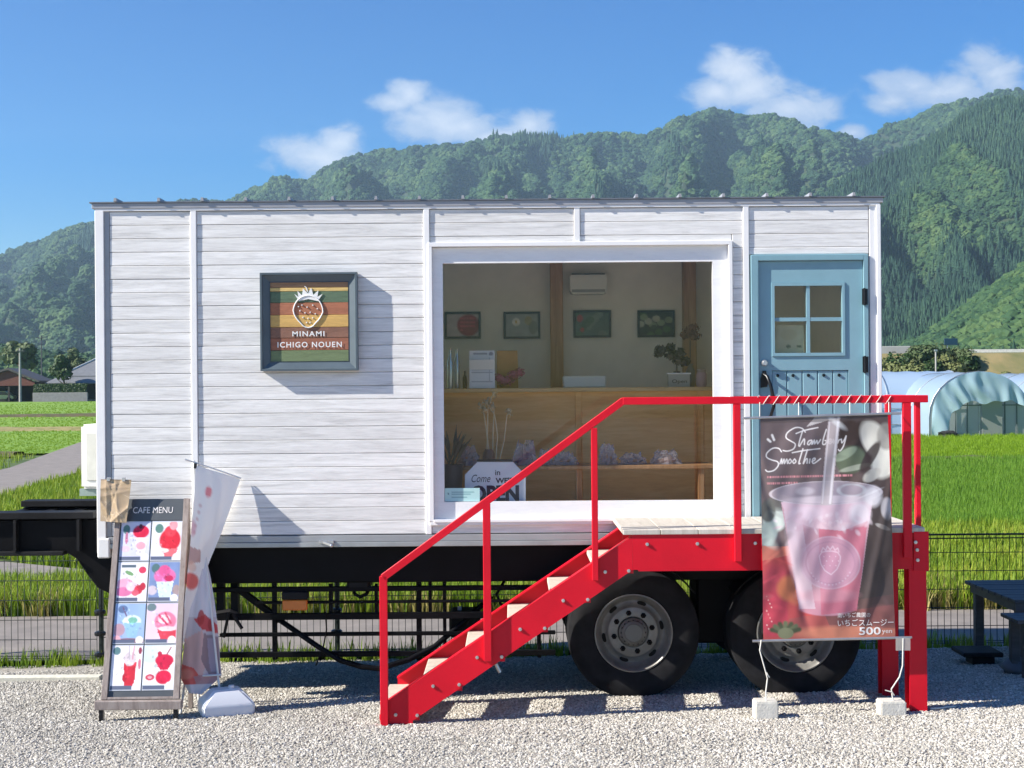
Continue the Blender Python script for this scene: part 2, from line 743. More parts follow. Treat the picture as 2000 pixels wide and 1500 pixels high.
def gzf(x, y):
    return float(gz(x, y))


def sheet(name, xs, ys, mat, dz, kind='structure', fn=None, noise_amp=0.0):
    xs, ys = np.asarray(xs, dtype=float), np.asarray(ys, dtype=float)
    mb = MB()
    vs = []
    for y in ys:
        for x in xs:
            X, Y = (x, y) if fn is None else fn(x, y)
            z = gzf(X, Y) + dz
            if noise_amp:
                z += noise_amp * noise.noise(Vector((X * 0.9, Y * 0.9, 3.1)))
            vs.append((X, Y, z))
    nx = len(xs)
    fs = [(j * nx + i, j * nx + i + 1, (j + 1) * nx + i + 1, (j + 1) * nx + i) for j in range(len(ys) - 1) for i in range(nx - 1)]
    mb.add(vs, fs)
    o = mb.build(name, mat, smooth=9, fix=False, origin=(0, 0, 0))
    return tag(o, kind=kind)


m_field = M("meadow_soil", (0.085, 0.135, 0.028), 0.9, var=0.3, scale=0.6, col2=(0.05, 0.085, 0.02), bump=0.5, bscale=8, world=True)
m_paddy_r = M("rice_green", (0.09, 0.20, 0.020), 0.85, scale=1.4, col2=(0.045, 0.100, 0.016), bump=0.6, bscale=6, world=True)
m_paddy_l = M("rice_yellow_green", (0.19, 0.31, 0.018), 0.85, scale=0.35, col2=(0.13, 0.25, 0.015), bump=0.5, bscale=5, world=True, stretch=(0.25, 1, 1))
m_straw = M("dry_straw", (0.34, 0.27, 0.11), 0.95, scale=2.0, col2=(0.17, 0.17, 0.05), bump=0.6, bscale=12, world=True)
m_dirt = M("bund_earth", (0.12, 0.085, 0.045), 0.95, scale=1.5, col2=(0.06, 0.07, 0.02), bump=0.6, bscale=9, world=True)
m_asph = M("worn_asphalt", (0.255, 0.225, 0.20), 0.9, scale=3.0, col2=(0.19, 0.168, 0.15), bump=0.3, bscale=90, world=True)
m_gravel_bed = M("gravel_bed", (0.38, 0.35, 0.30), 0.95, scale=40.0, col2=(0.27, 0.245, 0.21), bump=0.9, bscale=60, world=True)

xs = np.concatenate([np.linspace(-2500, -200, 16), np.linspace(-150, -30, 16), np.linspace(-25, 25, 51), np.linspace(30, 150, 16), np.linspace(200, 2500, 16)])
ys = np.concatenate([np.linspace(-600, -30, 8), np.linspace(-20, 14, 35), np.linspace(17, 80, 22), np.linspace(90, 300, 22), np.linspace(350, 3700, 20)])
sheet("ground", xs, ys, m_field, -0.07)
sheet("gravel_lot", np.concatenate([np.linspace(-70, -16, 6), np.linspace(-14, 14, 57), np.linspace(16, 70, 6)]), np.concatenate([np.linspace(-90, -18, 12), np.linspace(-16, 2.62, 48)]), m_gravel_bed, 0.0, noise_amp=0.012)
sheet("road", np.linspace(-30, 30, 41), np.linspace(2.72, 5.25, 8), m_asph, 0.012)

# narrow farm lane that bends round the field on the left
lane = [(-22, 70, 1.8), (-18.4, 50, 1.7), (-16.0, 38, 1.5), (-14.9, 29, 1.4), (-13.6, 20, 1.4), (-10.9, 12.6, 1.3), (-8.4, 9.7, 1.0), (-6.4, 8.6, .8)]
lv, lf = [], []
for i, (x, y, w) in enumerate(lane):
    a, b = lane[max(0, i - 1)], lane[min(len(lane) - 1, i + 1)]
    d = Vector((b[0] - a[0], b[1] - a[1], 0)).normalized()
    nrm = Vector((-d.y, d.x, 0))
    for k in (-1, -0.3, 0.3, 1):
        q = Vector((x, y, 0)) + nrm * w * k
        lv.append((q.x, q.y, gzf(q.x, q.y) + 0.05))
for i in range(len(lane) - 1):
    for k in range(3):
        a = i * 4 + k
        lf.append((a, a + 1, a + 5, a + 4))
o = MB().add(lv, lf).build("path", m_asph, origin=(0, 0, 0), fix=False)
tag(o, kind='structure')

# paddies with their bunds
sheet("rice_field", np.linspace(-3, 60, 22), np.linspace(13.5, 36.6, 12), m_paddy_r, 0.03)
sheet("rice_field", np.linspace(0, 62, 22), np.linspace(38.0, 63, 12), m_paddy_l, 0.03)
sheet("rice_field", np.linspace(-75, -3, 25), np.linspace(50, 76, 12), m_paddy_l, 0.03)
sheet("rice_field", np.linspace(-85, -3, 25), np.linspace(80.5, 99.5, 10), m_paddy_l, 0.03)
sheet("rice_field", np.linspace(-120, -3, 30), np.linspace(102, 176, 20), m_paddy_l, 0.03)


def bund(x0, x1, y, w, h, mat, n=60):
    mb = MB()
    vs = []
    for i in range(n + 1):
        x = x0 + (x1 - x0) * i / n
        for k, (dy, dz) in enumerate(((-1, -.1), (-.45, .8), (.1, 1), (.5, .75), (1, -.1))):
            j = noise.noise(Vector((x * .8, y + k * 3.3, 1)))
            vs.append((x, y + dy * w * (1 + .3 * j), gzf(x, y) + h * dz * (1 + .7 * j)))
    fs = [(i * 5 + k, i * 5 + k + 1, i * 5 + k + 6, i * 5 + k + 5) for i in range(n) for k in range(4)]
    mb.add(vs, fs)
    return tag(mb.build("field_bund", mat, smooth=9, fix=False), kind='structure')


bund(-3, 60, 37.3, 0.8, 0.20, m_dirt)
bund(-80, -3, 78.2, 2.0, 0.22, m_straw)
bund(-90, -3, 100.8, 0.9, 0.25, m_dirt)
bund(-21, -60, 48.5, 1.0, 0.16, m_dirt)

# pale kerb strip on the gravel in front of the fence
mb = MB()
for i in range(5):
    x0 = -8.6 + i * 1.0
    mb.box(x0, x0 + .985, 1.60, 1.70, gzf(x0 + .5, 1.65) - .1, gzf(x0 + .5, 1.65) + .05)
tag(mb.build("kerb", M("kerb_concrete", (.62, .60, .50), .9, scale=20, bump=.3), bevel=.008), kind='structure')


# ------------------------------------------------------------------ mountains
def mountain(name, sky, d0, d1, zb, spur, ncol, nrow, mat, seed, p=1.15, jag=0.012, back=0.35):
    """range whose ridge lies d1 metres away; sky = ridge line as seen in the photo"""
    px = np.linspace(sky[0][0], sky[-1][0], ncol)
    py = np.interp(px, [q[0] for q in sky], [q[1] for q in sky])
    for it in range(2):
        py[1:-1] = (py[:-2] + 2 * py[1:-1] + py[2:]) / 4
    dx, dy = px - 1000, py - 750
    u, v = (dx - ROLL * dy) / F, (dy + ROLL * dx - 15) / F
    ts = np.concatenate([np.linspace(0, 1, nrow), 1 + back * np.linspace(0.12, 1, 6)])
    vs = np.zeros((len(ts), ncol, 3))
    for j, t in enumerate(ts):
        d = d0 + (d1 - d0) * t
        for i in range(ncol):
            dr = d1 * (1 + 0.10 * noise.noise(Vector((i * 0.06, seed, 0))))
            dd = d0 + (dr - d0) * t
            zr = CH - v[i] * dr
            X = u[i] * dd
            hgt = zr - zb
            if t <= 1:
                a = noise.noise(Vector((X / 165 + seed, dd / 620, 0.3)))
                b = noise.noise(Vector((X / 66 + seed, dd / 240, 1.7)))
                c = noise.noise(Vector((X / 34 + seed, dd / 60, 4.7)))
                ridge = (1 - abs(a) * 2.0) * 0.6 + (1 - abs(b) * 2) * 0.3 + 0.12 * c - 0.75
                z = zb + hgt * (t ** p) + hgt * spur * ridge * math.sin(math.pi * min(1, t * 0.97 + .02)) ** 0.8
                z += hgt * jag * c * (t > 0.5)
                z = min(z, CH + (zr - CH) * dd / dr - (1 - t) * 0.02 * hgt)
                z = max(z, zb + t * 0.08 * hgt)
            else:
                z = zr - hgt * (t - 1) * 0.9
            vs[j, i] = (X, dd - CD, z)
    nr = len(ts)
    idx = np.arange(nr * ncol).reshape(nr, ncol)
    fs = np.stack([idx[:-1, :-1], idx[:-1, 1:], idx[1:, 1:], idx[1:, :-1]], -1).reshape(-1, 4)
    me = bpy.data.meshes.new(name)
    me.from_pydata(vs.reshape(-1, 3).tolist(), [], fs.tolist())
    me.materials.append(mat)
    me.polygons.foreach_set('use_smooth', [True] * len(me.polygons))
    o = place(name, me, origin=(0, 0, 0))
    tag(o, kind='structure')
    return vs, nrow


def surface_points(vs, nrow, n, extra=2, rs=NR):
    """n points spread evenly over the front of a mountain, with slope normals"""
    q = vs[:nrow + extra]
    A, B, C = q[:-1, :-1], q[:-1, 1:], q[1:, :-1]
    ar = np.linalg.norm(np.cross(B - A, C - A), axis=-1)
    pr = (ar / ar.sum()).ravel()
    k = rs.choice(len(pr), n, p=pr)
    j, i = np.unravel_index(k, ar.shape)
    s, t = rs.rand(n, 1), rs.rand(n, 1)
    D = q[1:, 1:]
    a, b, c, d = A[j, i], B[j, i], C[j, i], D[j, i]
    return a * (1 - s) * (1 - t) + b * s * (1 - t) + c * (1 - s) * t + d * s * t


m_hill = M("forest_floor", (0.03, 0.052, 0.018), 0.95, scale=0.02, col2=(0.018, 0.034, 0.014), world=True)
sky_far = [(-1500, 610), (-1100, 540), (-700, 590), (-520, 600), (-250, 560), (0, 505), (60, 478), (110, 452), (187, 436), (300, 405), (440, 392), (500, 362), (560, 348), (600, 352),
           (640, 332), (680, 307), (760, 292), (850, 285), (920, 282), (985, 264), (1010, 266), (1050, 276), (1100, 271), (1190, 263), (1250, 257),
           (1290, 244), (1320, 226), (1345, 218), (1400, 216), (1440, 224), (1475, 219), (1520, 234), (1570, 247), (1640, 266),
           (1700, 256), (1760, 236), (1800, 222), (1850, 208), (1900, 190), (1935, 180), (1970, 177), (2000, 170), (2150, 130), (2400, 150), (2800, 240), (3200, 330)]
far_v, far_n = mountain("mountain", sky_far, 900, 2500, 0, 0.70, 440, 46, m_hill, 3.0)
sky_right = [(1330, 700), (1420, 600), (1500, 500), (1580, 400), (1650, 352), (1700, 330), (1780, 300), (1840, 262), (1900, 225), (2000, 196), (2150, 150), (2400, 60), (2800, 180), (3100, 420)]
right_v, right_n = mountain("mountain", sky_right, 620, 1500, 0, 0.48, 150, 40, m_hill, 9.0, p=1.05)
sky_foot = [(1740, 700), (1790, 678), (1830, 652), (1870, 624), (1920, 588), (1960, 560), (2000, 534), (2100, 470), (2300, 400), (2600, 470)]
foot_v, foot_n = mountain("hill", sky_foot, 330, 620, 2, 0.2, 60, 26, m_hill, 21.0, p=0.95)
sky_low = [(-400, 640), (-120, 668), (0, 690), (60, 700), (120, 712), (180, 716), (260, 705), (400, 690)]
low_v, low_n = mountain("hill", sky_low, 330, 560, 2, 0.15, 40, 16, m_hill, 31.0, p=0.9)


def leaf_mat(name, c1, c2, c3):
    m = bpy.data.materials.new(name)
    m.use_nodes = True
    t = NT(m.node_tree)
    out = t.n('ShaderNodeOutputMaterial')
    p = t.n('ShaderNodeBsdfPrincipled')
    oi = t.n('ShaderNodeObjectInfo')
    geo = t.n('ShaderNodeNewGeometry')
    nz = t.noise(geo.outputs['Position'], 0.009, 4, 0.6)
    f = t.m('ADD', t.m('MULTIPLY', oi.outputs['Random'], 0.7), t.m('MULTIPLY', t.m('SUBTRACT', nz, 0.45), 2.0))
    c = t.ramp(f, [(0.0, c1), (0.45, c2), (0.95, c3)])
    t.l(c, p.inputs['Base Color'])
    p.inputs['Roughness'].default_value = 0.8
    p.inputs['Specular IOR Level'].default_value = 0.2
    t.l(p.outputs[0], out.inputs[0])
    return m


m_broad = leaf_mat("broadleaf_forest", (0.014, 0.041, 0.018), (0.031, 0.073, 0.027), (0.070, 0.118, 0.038))
m_cedar = leaf_mat("cedar_forest", (0.012, 0.038, 0.022), (0.021, 0.058, 0.031), (0.046, 0.092, 0.040))


def crown_source(name, mat, seed):
    rr = random.Random(seed)
    bm = bmesh.new()
    bmesh.ops.create_icosphere(bm, subdivisions=3, radius=1)
    for v in bm.verts:
        n = v.co.normalized()
        k = 1 + 0.33 * noise.noise(n * 2.1 + Vector((seed, 0, 0))) + 0.24 * noise.noise(n * 5.0 + Vector((0, seed, 0)))
        v.co = n * k
        v.co.z = v.co.z * 0.85 + 0.35
    mb = MB()
    mb.add([v.co.copy() for v in bm.verts], [tuple(w.index for w in f.verts) for f in bm.faces])
    bm.free()
    return source(mb, name, mat)


def conifer_source(name, mat, seed):
    rr = random.Random(seed)
    mb = MB()
    lay = 6
    for k in range(lay):
        z0, z1 = k / lay * 0.92, k / lay * 0.92 + 0.30
        r = 0.27 * (1 - k / lay) ** 0.8 + 0.02
        n = 9
        vs = [Vector((0, 0, z1))]
        for j in range(n):
            a = 2 * math.pi * j / n + k
            q = r * rr.uniform(0.65, 1.2)
            vs.append(Vector((q * math.cos(a), q * math.sin(a), z0 + rr.uniform(-.03, .03))))
        mb.add(vs, [(0, 1 + j, 1 + (j + 1) % n) for j in range(n)])
    return source(mb, name, mat)


crowns = [crown_source("crown_source", m_broad, s) for s in (1, 2, 3)]
cedars = [conifer_source("cedar_source", m_cedar, s) for s in (1, 2, 3)]


def forest(name, pts, cedar_share, size, label, hc=(16, 22)):
    n = len(pts)
    rs = NR
    ced = np.array([noise.noise(Vector((q[0] / 150, q[1] / 190, 2.0))) + rs.uniform(-.12, .12) < (cedar_share * 2 - 1) * 0.55 for q in pts])
    rot = np.zeros((n, 3))
    rot[:, 2] = rs.rand(n) * 6.28
    sc = np.zeros((n, 3))
    s = rs.uniform(size[0], size[1], n) * np.clip(np.exp(rs.normal(-.08, .25, n)), .5, 1.35)
    hh = rs.uniform(hc[0], hc[1], n)
    sc[:, 0] = np.where(ced, hh * .75, s)
    sc[:, 1] = sc[:, 0]
    sc[:, 2] = np.where(ced, hh, s * rs.uniform(.8, 1.15, n))
    vid = np.where(ced, 3 + rs.randint(0, 3, n), rs.randint(0, 3, n))
    return scatter(name, pts, rot, sc, vid, crowns + cedars, label, 'forest')


def in_view(pts, m=0.85):
    d = pts[:, 1] + CD
    return pts[np.abs(pts[:, 0]) < m * d]


forest("forest", in_view(surface_points(far_v, far_n, 185000)), 0.14, (3.8, 6.6), "hazy green forest covering the long mountain ridge behind the trailer", (13, 18))
forest("forest", in_view(surface_points(right_v, right_n, 80000)), 0.84, (2.4, 4.2), "dark cedar forest on the steep right mountain slope", (9, 14))
forest("forest", in_view(surface_points(foot_v, foot_n, 28000)), 0.10, (1.7, 3.1), "lighter broadleaf wood on the low hill at the right edge", (7, 10))
forest("forest", in_view(surface_points(low_v, low_n, 9000)), -0.6, (1.9, 3.3), "pale green wood at the mountain foot behind the farmhouses", (6, 8))


# ------------------------------------------------------------------ near vegetation
def blade_source(name, mat, nb, h, spread, seed, bend=0.35, wd=0.012):
    rr = random.Random(seed)
    mb = MB()
    for _ in range(nb):
        a = rr.uniform(0, 6.28)
        r = spread * math.sqrt(rr.random())
        b = Vector((r * math.cos(a), r * math.sin(a), -0.02))
        da = rr.uniform(0, 6.28)
        lean = Vector((math.cos(da), math.sin(da), 0)) * h * bend * rr.uniform(.2, 1)
        hh = h * rr.uniform(.6, 1.1)
        sd = Vector((-math.sin(da), math.cos(da), 0)) * wd
        p1 = b + Vector((0, 0, hh * .55)) + lean * .3
        p2 = b + Vector((0, 0, hh)) + lean
        mb.add([b - sd, b + sd, p1 + sd * .8, p1 - sd * .8, p2], [(0, 1, 2, 3), (3, 2, 4)])
    return source(mb, name, mat)


def blade_mat(name, c1, c2, c3, tr=0.35):
    m = bpy.data.materials.new(name)
    m.use_nodes = True
    t = NT(m.node_tree)
    out = t.n('ShaderNodeOutputMaterial')
    p = t.n('ShaderNodeBsdfPrincipled')
    oi = t.n('ShaderNodeObjectInfo')
    geo = t.n('ShaderNodeNewGeometry')
    nz = t.noise(geo.outputs['Position'], 0.8, 3, 0.6)
    f = t.m('ADD', t.m('MULTIPLY', oi.outputs['Random'], 0.6), t.m('MULTIPLY', t.m('SUBTRACT', nz, 0.4), 1.2))
    c = t.ramp(f, [(0.0, c1), (0.5, c2), (1.0, c3)])
    t.l(c, p.inputs['Base Color'])
    p.inputs['Roughness'].default_value = 0.6
    p.inputs['Specular IOR Level'].default_value = 0.25
    tl = t.n('ShaderNodeBsdfTranslucent')
    t.l(c, tl.inputs[0])
    mx = t.n('ShaderNodeMixShader')
    mx.inputs[0].default_value = tr
    t.l(p.outputs[0], mx.inputs[1])
    t.l(tl.outputs[0], mx.inputs[2])
    t.l(mx.outputs[0], out.inputs[0])
    return m


m_weed = blade_mat("weed_blades", (0.11, 0.20, 0.014), (0.25, 0.36, 0.028), (0.46, 0.44, 0.075))
m_rice = blade_mat("rice_blades", (0.10, 0.215, 0.020), (0.15, 0.295, 0.028), (0.215, 0.35, 0.036))
m_rice2 = blade_mat("rice_blades_light", (0.175, 0.295, 0.013), (0.20, 0.325, 0.016), (0.235, 0.35, 0.020))
weeds = [blade_source("weed_source", m_weed, 14, .34, .16, s) for s in (1, 2, 3)]
rices = [blade_source("rice_source", m_rice, 16, .42, .12, s, .3, .010) for s in (4, 5, 6)]
rices2 = [blade_source("rice_source", m_rice2, 16, .36, .14, s, .3, .012) for s in (7, 8, 9)]


def cover(name, n, xr, yr, srcs, size, label, keep=None, falloff=True, cat='grass'):
    rs = NR
    if falloff:                                   # denser near the camera
        u = rs.rand(n)
        a, b = 1 / (yr[0] + CD), 1 / (yr[1] + CD)
        y = 1 / (a + (b - a) * u) - CD
    else:
        y = rs.uniform(yr[0], yr[1], n)
    x = rs.uniform(xr[0], xr[1], n)
    if falloff:
        x = rs.uniform(-.47, .47, n) * (y + CD)
    k = (x > xr[0]) & (x < xr[1])
    if keep is not None:
        k &= keep(x, y)
    x, y = x[k], y[k]
    n = len(x)
    pts = np.stack([x, y, gz(x, y)], 1)
    rot = np.zeros((n, 3))
    rot[:, 2] = rs.rand(n) * 6.28
    sc = rs.uniform(size[0], size[1], n)
    if falloff:
        sc = sc * np.interp(y, [10, 60, 110], [1, 1.5, 2.2])
    return scatter(name, pts, rot, sc, rs.randint(0, len(srcs), n), srcs, label, cat)


def off_lane(x, y):
    ok = np.ones(len(x), bool)
    for (x0, y0, w0), (x1, y1, w1) in zip(lane[:-1], lane[1:]):
        dx, dy = x1 - x0, y1 - y0
        t = np.clip(((x - x0) * dx + (y - y0) * dy) / (dx * dx + dy * dy), 0, 1)
        ok &= np.hypot(x - x0 - t * dx, y - y0 - t * dy) > 1.05 * max(w0, w1) + .05
    return ok


cover("grass", 34000, (-12, 12), (5.35, 13.6), weeds, (.5, 1.1), "yellow green weeds on the verge behind the wire fence", keep=off_lane)
cover("grass", 12000, (-26, -3), (13.5, 46), weeds, (.5, .9), "fresh green grass around the lane on the left", keep=off_lane)
cover("rice_plants", 42000, (-3, 30), (13.6, 36.4), rices, (.62, .8), "dense green rice in the paddy behind the fence", cat='rice')
cover("rice_plants", 22000, (-3, 40), (38.2, 62.5), rices2, (.4, .55), "lighter rice in the paddy before the greenhouses", cat='rice')
cover("rice_plants", 42000, (-60, -3), (49.5, 176), rices2, (.19, .27), "flat bright green rice terraces on the left", cat='rice',
      keep=lambda x, y: (np.abs(y - 78.2) > 2.2) & (np.abs(y - 100.8) > 1.2) & off_lane(x, y))
m_dry = blade_mat("dry_blades", (0.16, 0.20, 0.03), (0.36, 0.31, 0.10), (0.50, 0.42, 0.19), 0.25)
drys = [blade_source("dry_source", m_dry, 12, .30, .16, s, .5) for s in (21, 22)]
cover("grass", 5200, (-9, 9), (5.3, 7.4), drys, (.5, 1.1), "dry straw coloured grass along the far edge of the road", keep=lambda x, y: (y < 6.1 + .8 * np.sin(x * 1.7) + .5 * np.sin(x * 4.1)) & off_lane(x, y))
# sparse weeds along the foot of the fence
wx = NR.uniform(-6.2, 6.2, 520)
wy = NR.uniform(2.5, 2.8, 520)
scatter("grass", np.stack([wx, wy, gz(wx, wy)], 1), np.stack([wx * 0, wx * 0, NR.rand(520) * 6.28], 1), NR.uniform(.22, .55, 520) * (0.4 + NR.rand(520)),
        NR.randint(0, 3, 520), weeds, "thin weeds growing along the foot of the wire fence", 'grass')


# gravel stones of the parking lot
def stone_source(name, mat, seed):
    rr = random.Random(seed)
    bm = bmesh.new()
    bmesh.ops.create_icosphere(bm, subdivisions=1, radius=1)
    mb = MB()
    vs = []
    for v in bm.verts:
        k = rr.uniform(.7, 1.2)
        vs.append((v.co.x * k, v.co.y * k * .85, v.co.z * k * .62))
    mb.add(vs, [tuple(w.index for w in f.verts) for f in bm.faces])
    bm.free()
    return source(mb, name, mat)


def stone_mat():
    m = bpy.data.materials.new("gravel_stone")
    m.use_nodes = True
    t = NT(m.node_tree)
    out = t.n('ShaderNodeOutputMaterial')
    p = t.n('ShaderNodeBsdfPrincipled')
    oi = t.n('ShaderNodeObjectInfo')
    geo = t.n('ShaderNodeNewGeometry')
    f = t.m('ADD', oi.outputs['Random'], t.m('MULTIPLY', t.m('SUBTRACT', t.noise(geo.outputs['Position'], 0.9, 4, .6), .5), .7))
    c = t.ramp(f, [(0.0, (.27, .255, .225)), (.25, (.38, .36, .31)), (.6, (.47, .445, .39)), (.85, (.55, .52, .46)), (1, (.68, .65, .59))])
    t.l(c, p.inputs['Base Color'])
    p.inputs['Roughness'].default_value = 0.85
    p.inputs['Specular IOR Level'].default_value = 0.25
    t.l(p.outputs[0], out.inputs[0])
    return m


m_stone = stone_mat()
stones = [stone_source("stone_source", m_stone, s) for s in range(4)]
n = 230000
gy = NR.uniform(-2.9, 2.62, n)
gx = NR.uniform(-5.2, 5.2, n)
k = np.abs(gx) < 0.385 * (gy + CD) + .35
gx, gy = gx[k], gy[k]
n = len(gx)
gs = NR.uniform(.0045, .0118, n) * np.where(NR.rand(n) < .06, 1.5, 1)
zz = gz(gx, gy) + gs * .25 + np.array([.012 * noise.noise(Vector((a * .9, b * .9, 3.1))) for a, b in zip(gx, gy)])
scatter("gravel", np.stack([gx, gy, zz], 1), np.stack([NR.uniform(-.6, .6, n), NR.uniform(-.6, .6, n), NR.rand(n) * 6.28], 1),
        gs, NR.randint(0, 4, n), stones, "loose pale grey gravel covering the parking lot", 'gravel')


def leafy(mb, c, rad, n, size, rr, squash=0.8, clumps=9):
    """many leaf faces in clumps through an uneven crown"""
    c = Vector(c)
    cl = []
    for _ in range(clumps):
        d = Vector((rr.gauss(0, 1), rr.gauss(0, 1), rr.gauss(0, .8))).normalized() * rr.uniform(.25, .8)
        cl.append((Vector((d.x * rad, d.y * rad, d.z * rad * squash)), rad * rr.uniform(.28, .5)))
    for _ in range(n):
        p, r = rr.choice(cl)
        d = Vector((rr.gauss(0, 1), rr.gauss(0, 1), rr.gauss(0, 1))).normalized()
        q = c + p + d * r * rr.uniform(.7, 1.05)
        nrm = (d + Vector((rr.uniform(-.6, .6), rr.uniform(-.6, .6), rr.uniform(-.3, .8)))).normalized()
        s = nrm.cross(Vector((rr.uniform(-1, 1), rr.uniform(-1, 1), .3))).normalized() * size * rr.uniform(.6, 1.2)
        t = nrm.cross(s) * .7
        mb.add([q - s - t, q + s - t * .6, q + s + t, q - s * .7 + t], [(0, 1, 2, 3)])


m_bark = M("bark", (.16, .12, .085), .9, bump=.5)
m_leaf_d = M("leaf_deep_green", (.045, .095, .016), .6, scale=1.5, col2=(.022, .055, .012), transl=.25)
m_leaf_p = M("leaf_pale_green", (.13, .17, .06), .7, scale=.6, col2=(.07, .11, .04), transl=.2)
m_leaf_o = M("leaf_olive", (.20, .22, .075), .7, scale=.8, col2=(.10, .13, .035), transl=.2)


def tree(name, label, base, h, rad, mat, n, size, seed, squash=.85, group=None, cat='tree'):
    rr = random.Random(seed)
    t = thing(name, label, cat, base, group)
    b = Vector(base)
    tr = MB()
    tr.tube([b - Vector((0, 0, .3)), b + Vector((.03 * h, 0, h * .3)), b + Vector((0, .02 * h, h * .62))], [h * .035, h * .026, h * .014], 7)
    for k in range(4):
        a = rr.uniform(0, 6.28)
        s = b + Vector((.02 * h, 0, h * (.3 + .07 * k)))
        tr.tube([s, s + Vector((math.cos(a), math.sin(a), .9)) * rad * .55], [h * .014, h * .005], 5)
    tr.build('trunk', m_bark, t)
    cr = MB()
    leafy(cr, b + Vector((0, 0, h - rad * squash)), rad, n, size, rr, squash, 14)
    cr.build('crown', mat, t, fix=False)
    return t


def bush(name, label, base, w, h, mat, n, size, seed, group=None):
    rr = random.Random(seed)
    t = thing(name, label, 'shrub', base, group)
    b = Vector(base)
    st = MB()
    for k in range(3):
        a = k * 2.1
        st.tube([b - Vector((0, 0, .15)), b + Vector((math.cos(a) * w * .25, math.sin(a) * w * .25, h * .5))], [.05, .02], 5)
    st.build('stem', m_bark, t)
    cr = MB()
    leafy(cr, b + Vector((0, 0, h * .45)), w * .62, n, size, rr, h / w * .75, 10)
    cr.build('foliage', mat, t, fix=False)
    return t


# ================================================================== FAR LEFT: FARM HOUSES
m_tile = M("grey_roof_tile", (.165, .17, .18), .55, scale=2, bump=.6, bscale=3, stretch=(1, 1, 1))
m_tile_dk = M("dark_roof_tile", (.085, .075, .07), .6, scale=2, bump=.5, bscale=3)
m_plaster = M("house_plaster", (.62, .60, .55), .9)
m_darkwood = M("dark_timber", (.05, .042, .036), .8)
m_redwood = M("red_brown_board", (.16, .055, .038), .75, scale=3, stretch=(.4, 1, 4))
m_ridge = M("pale_ridge_tile", (.55, .55, .54), .7)
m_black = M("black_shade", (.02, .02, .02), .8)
m_window_far = M("far_window", (.05, .06, .065), .15)
YH = 186.0
zg = gzf(-65, YH)


def hp(px, py, Y=YH):
    return P(px, py, Y)


# carport
c0 = hp(8, 780)
t = thing('carport', 'low open carport with dark roof and red brown gable at left edge', 'carport', (c0.x, YH + 3, zg))
W = (hp(80, 750).x - hp(-70, 750).x)
xl, xr = hp(-62, 750).x, hp(72, 750).x
ze, zr = hp(0, 746).z, hp(0, 723).z
xm = hp(18, 750).x
mb = MB()
for k in range(2):
    mb.extr([(xm, YH - .6, zr), (xr + .5 if k else xl - .5, YH - .6, ze - .1), (xr + .5 if k else xl - .5, YH - .6, ze + .15), (xm, YH - .6, zr + .3)], (0, 7, 0))
mb.build('roof', m_tile_dk, t)
MB().extr([(xl + .3, YH - .25, ze - .55), (xr - .2, YH - .25, ze - .55), (xr - .2, YH - .25, ze), (xm, YH - .25, zr - .1), (xl + .3, YH - .25, ze)], (0, .15, 0)).build('gable_board', m_redwood, t)
for x in (xl + .4, xm, xr - .35):
    MB().box(x - .12, x + .12, YH - .2, YH + .05, zg - .2, ze).build('post', m_darkwood, t)
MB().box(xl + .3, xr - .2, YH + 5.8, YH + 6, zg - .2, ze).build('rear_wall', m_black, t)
MB().box(xr - .35, xr - .2, YH + .2, YH + 5.8, zg - .2, ze).build('side_wall', m_darkwood, t)

# small car in the carport
m_car = M("pale_yellow_paint", (.60, .62, .30), .3, coat=.5)
cx = hp(-4, 780).x
t = thing('small_car', 'small pale yellow car parked under the carport', 'car', (cx, YH + 2, zg))
mb = MB()
mb.prism([(cx - 1.75, zg + .3), (cx + 1.75, zg + .3), (cx + 1.8, zg + .7), (cx + 1.3, zg + .85), (cx + .75, zg + 1.4), (cx - 1.2, zg + 1.45), (cx - 1.75, zg + .9)], YH + 1.2, YH + 2.7)
mb.build('body', m_car, t, bevel=.12, seg=2, smooth=.6)
mb = MB()
mb.prism([(cx + 1.1, zg + .88), (cx + .68, zg + 1.33), (cx - 1.1, zg + 1.36), (cx - 1.4, zg + .92)], YH + 1.17, YH + 1.19)
mb.build('window', m_window_far, t)
for sx in (-1.1, 1.1):
    MB().cyl((cx + sx, YH + 1.12, zg + .3), (cx + sx, YH + 1.4, zg + .3), .3, n=14).build('wheel', m_black, t)

# tiled farmhouse
hx0, hx1 = hp(120, 750, 190).x, hp(330, 750, 190).x
t = thing('farmhouse', 'tiled farmhouse with grey hipped roof beside the trailer corner', 'house', ((hx0 + hx1) / 2, 196, zg))
ze = hp(150, 737, 190).z
MB().box(hx0 + 1.2, hx1 - 1, 190.6, 201, zg - .3, ze + .2).build('wall', m_plaster, t)


def hip(mb, x0, x1, y0, y1, z0, z1, inset, th=.22):
    ym = (y0 + y1) / 2
    vs = [(x0, y0, z0), (x1, y0, z0), (x1, y1, z0), (x0, y1, z0), (x0 + inset, ym, z1), (x1 - inset, ym, z1)]
    up = [(a, b, c + th) for a, b, c in vs]
    mb.add(vs + up, [(6, 7, 11, 10), (7, 8, 11), (8, 9, 10, 11), (9, 6, 10), (0, 1, 7, 6), (1, 2, 8, 7), (2, 3, 9, 8), (3, 0, 6, 9), (3, 2, 1, 0)])


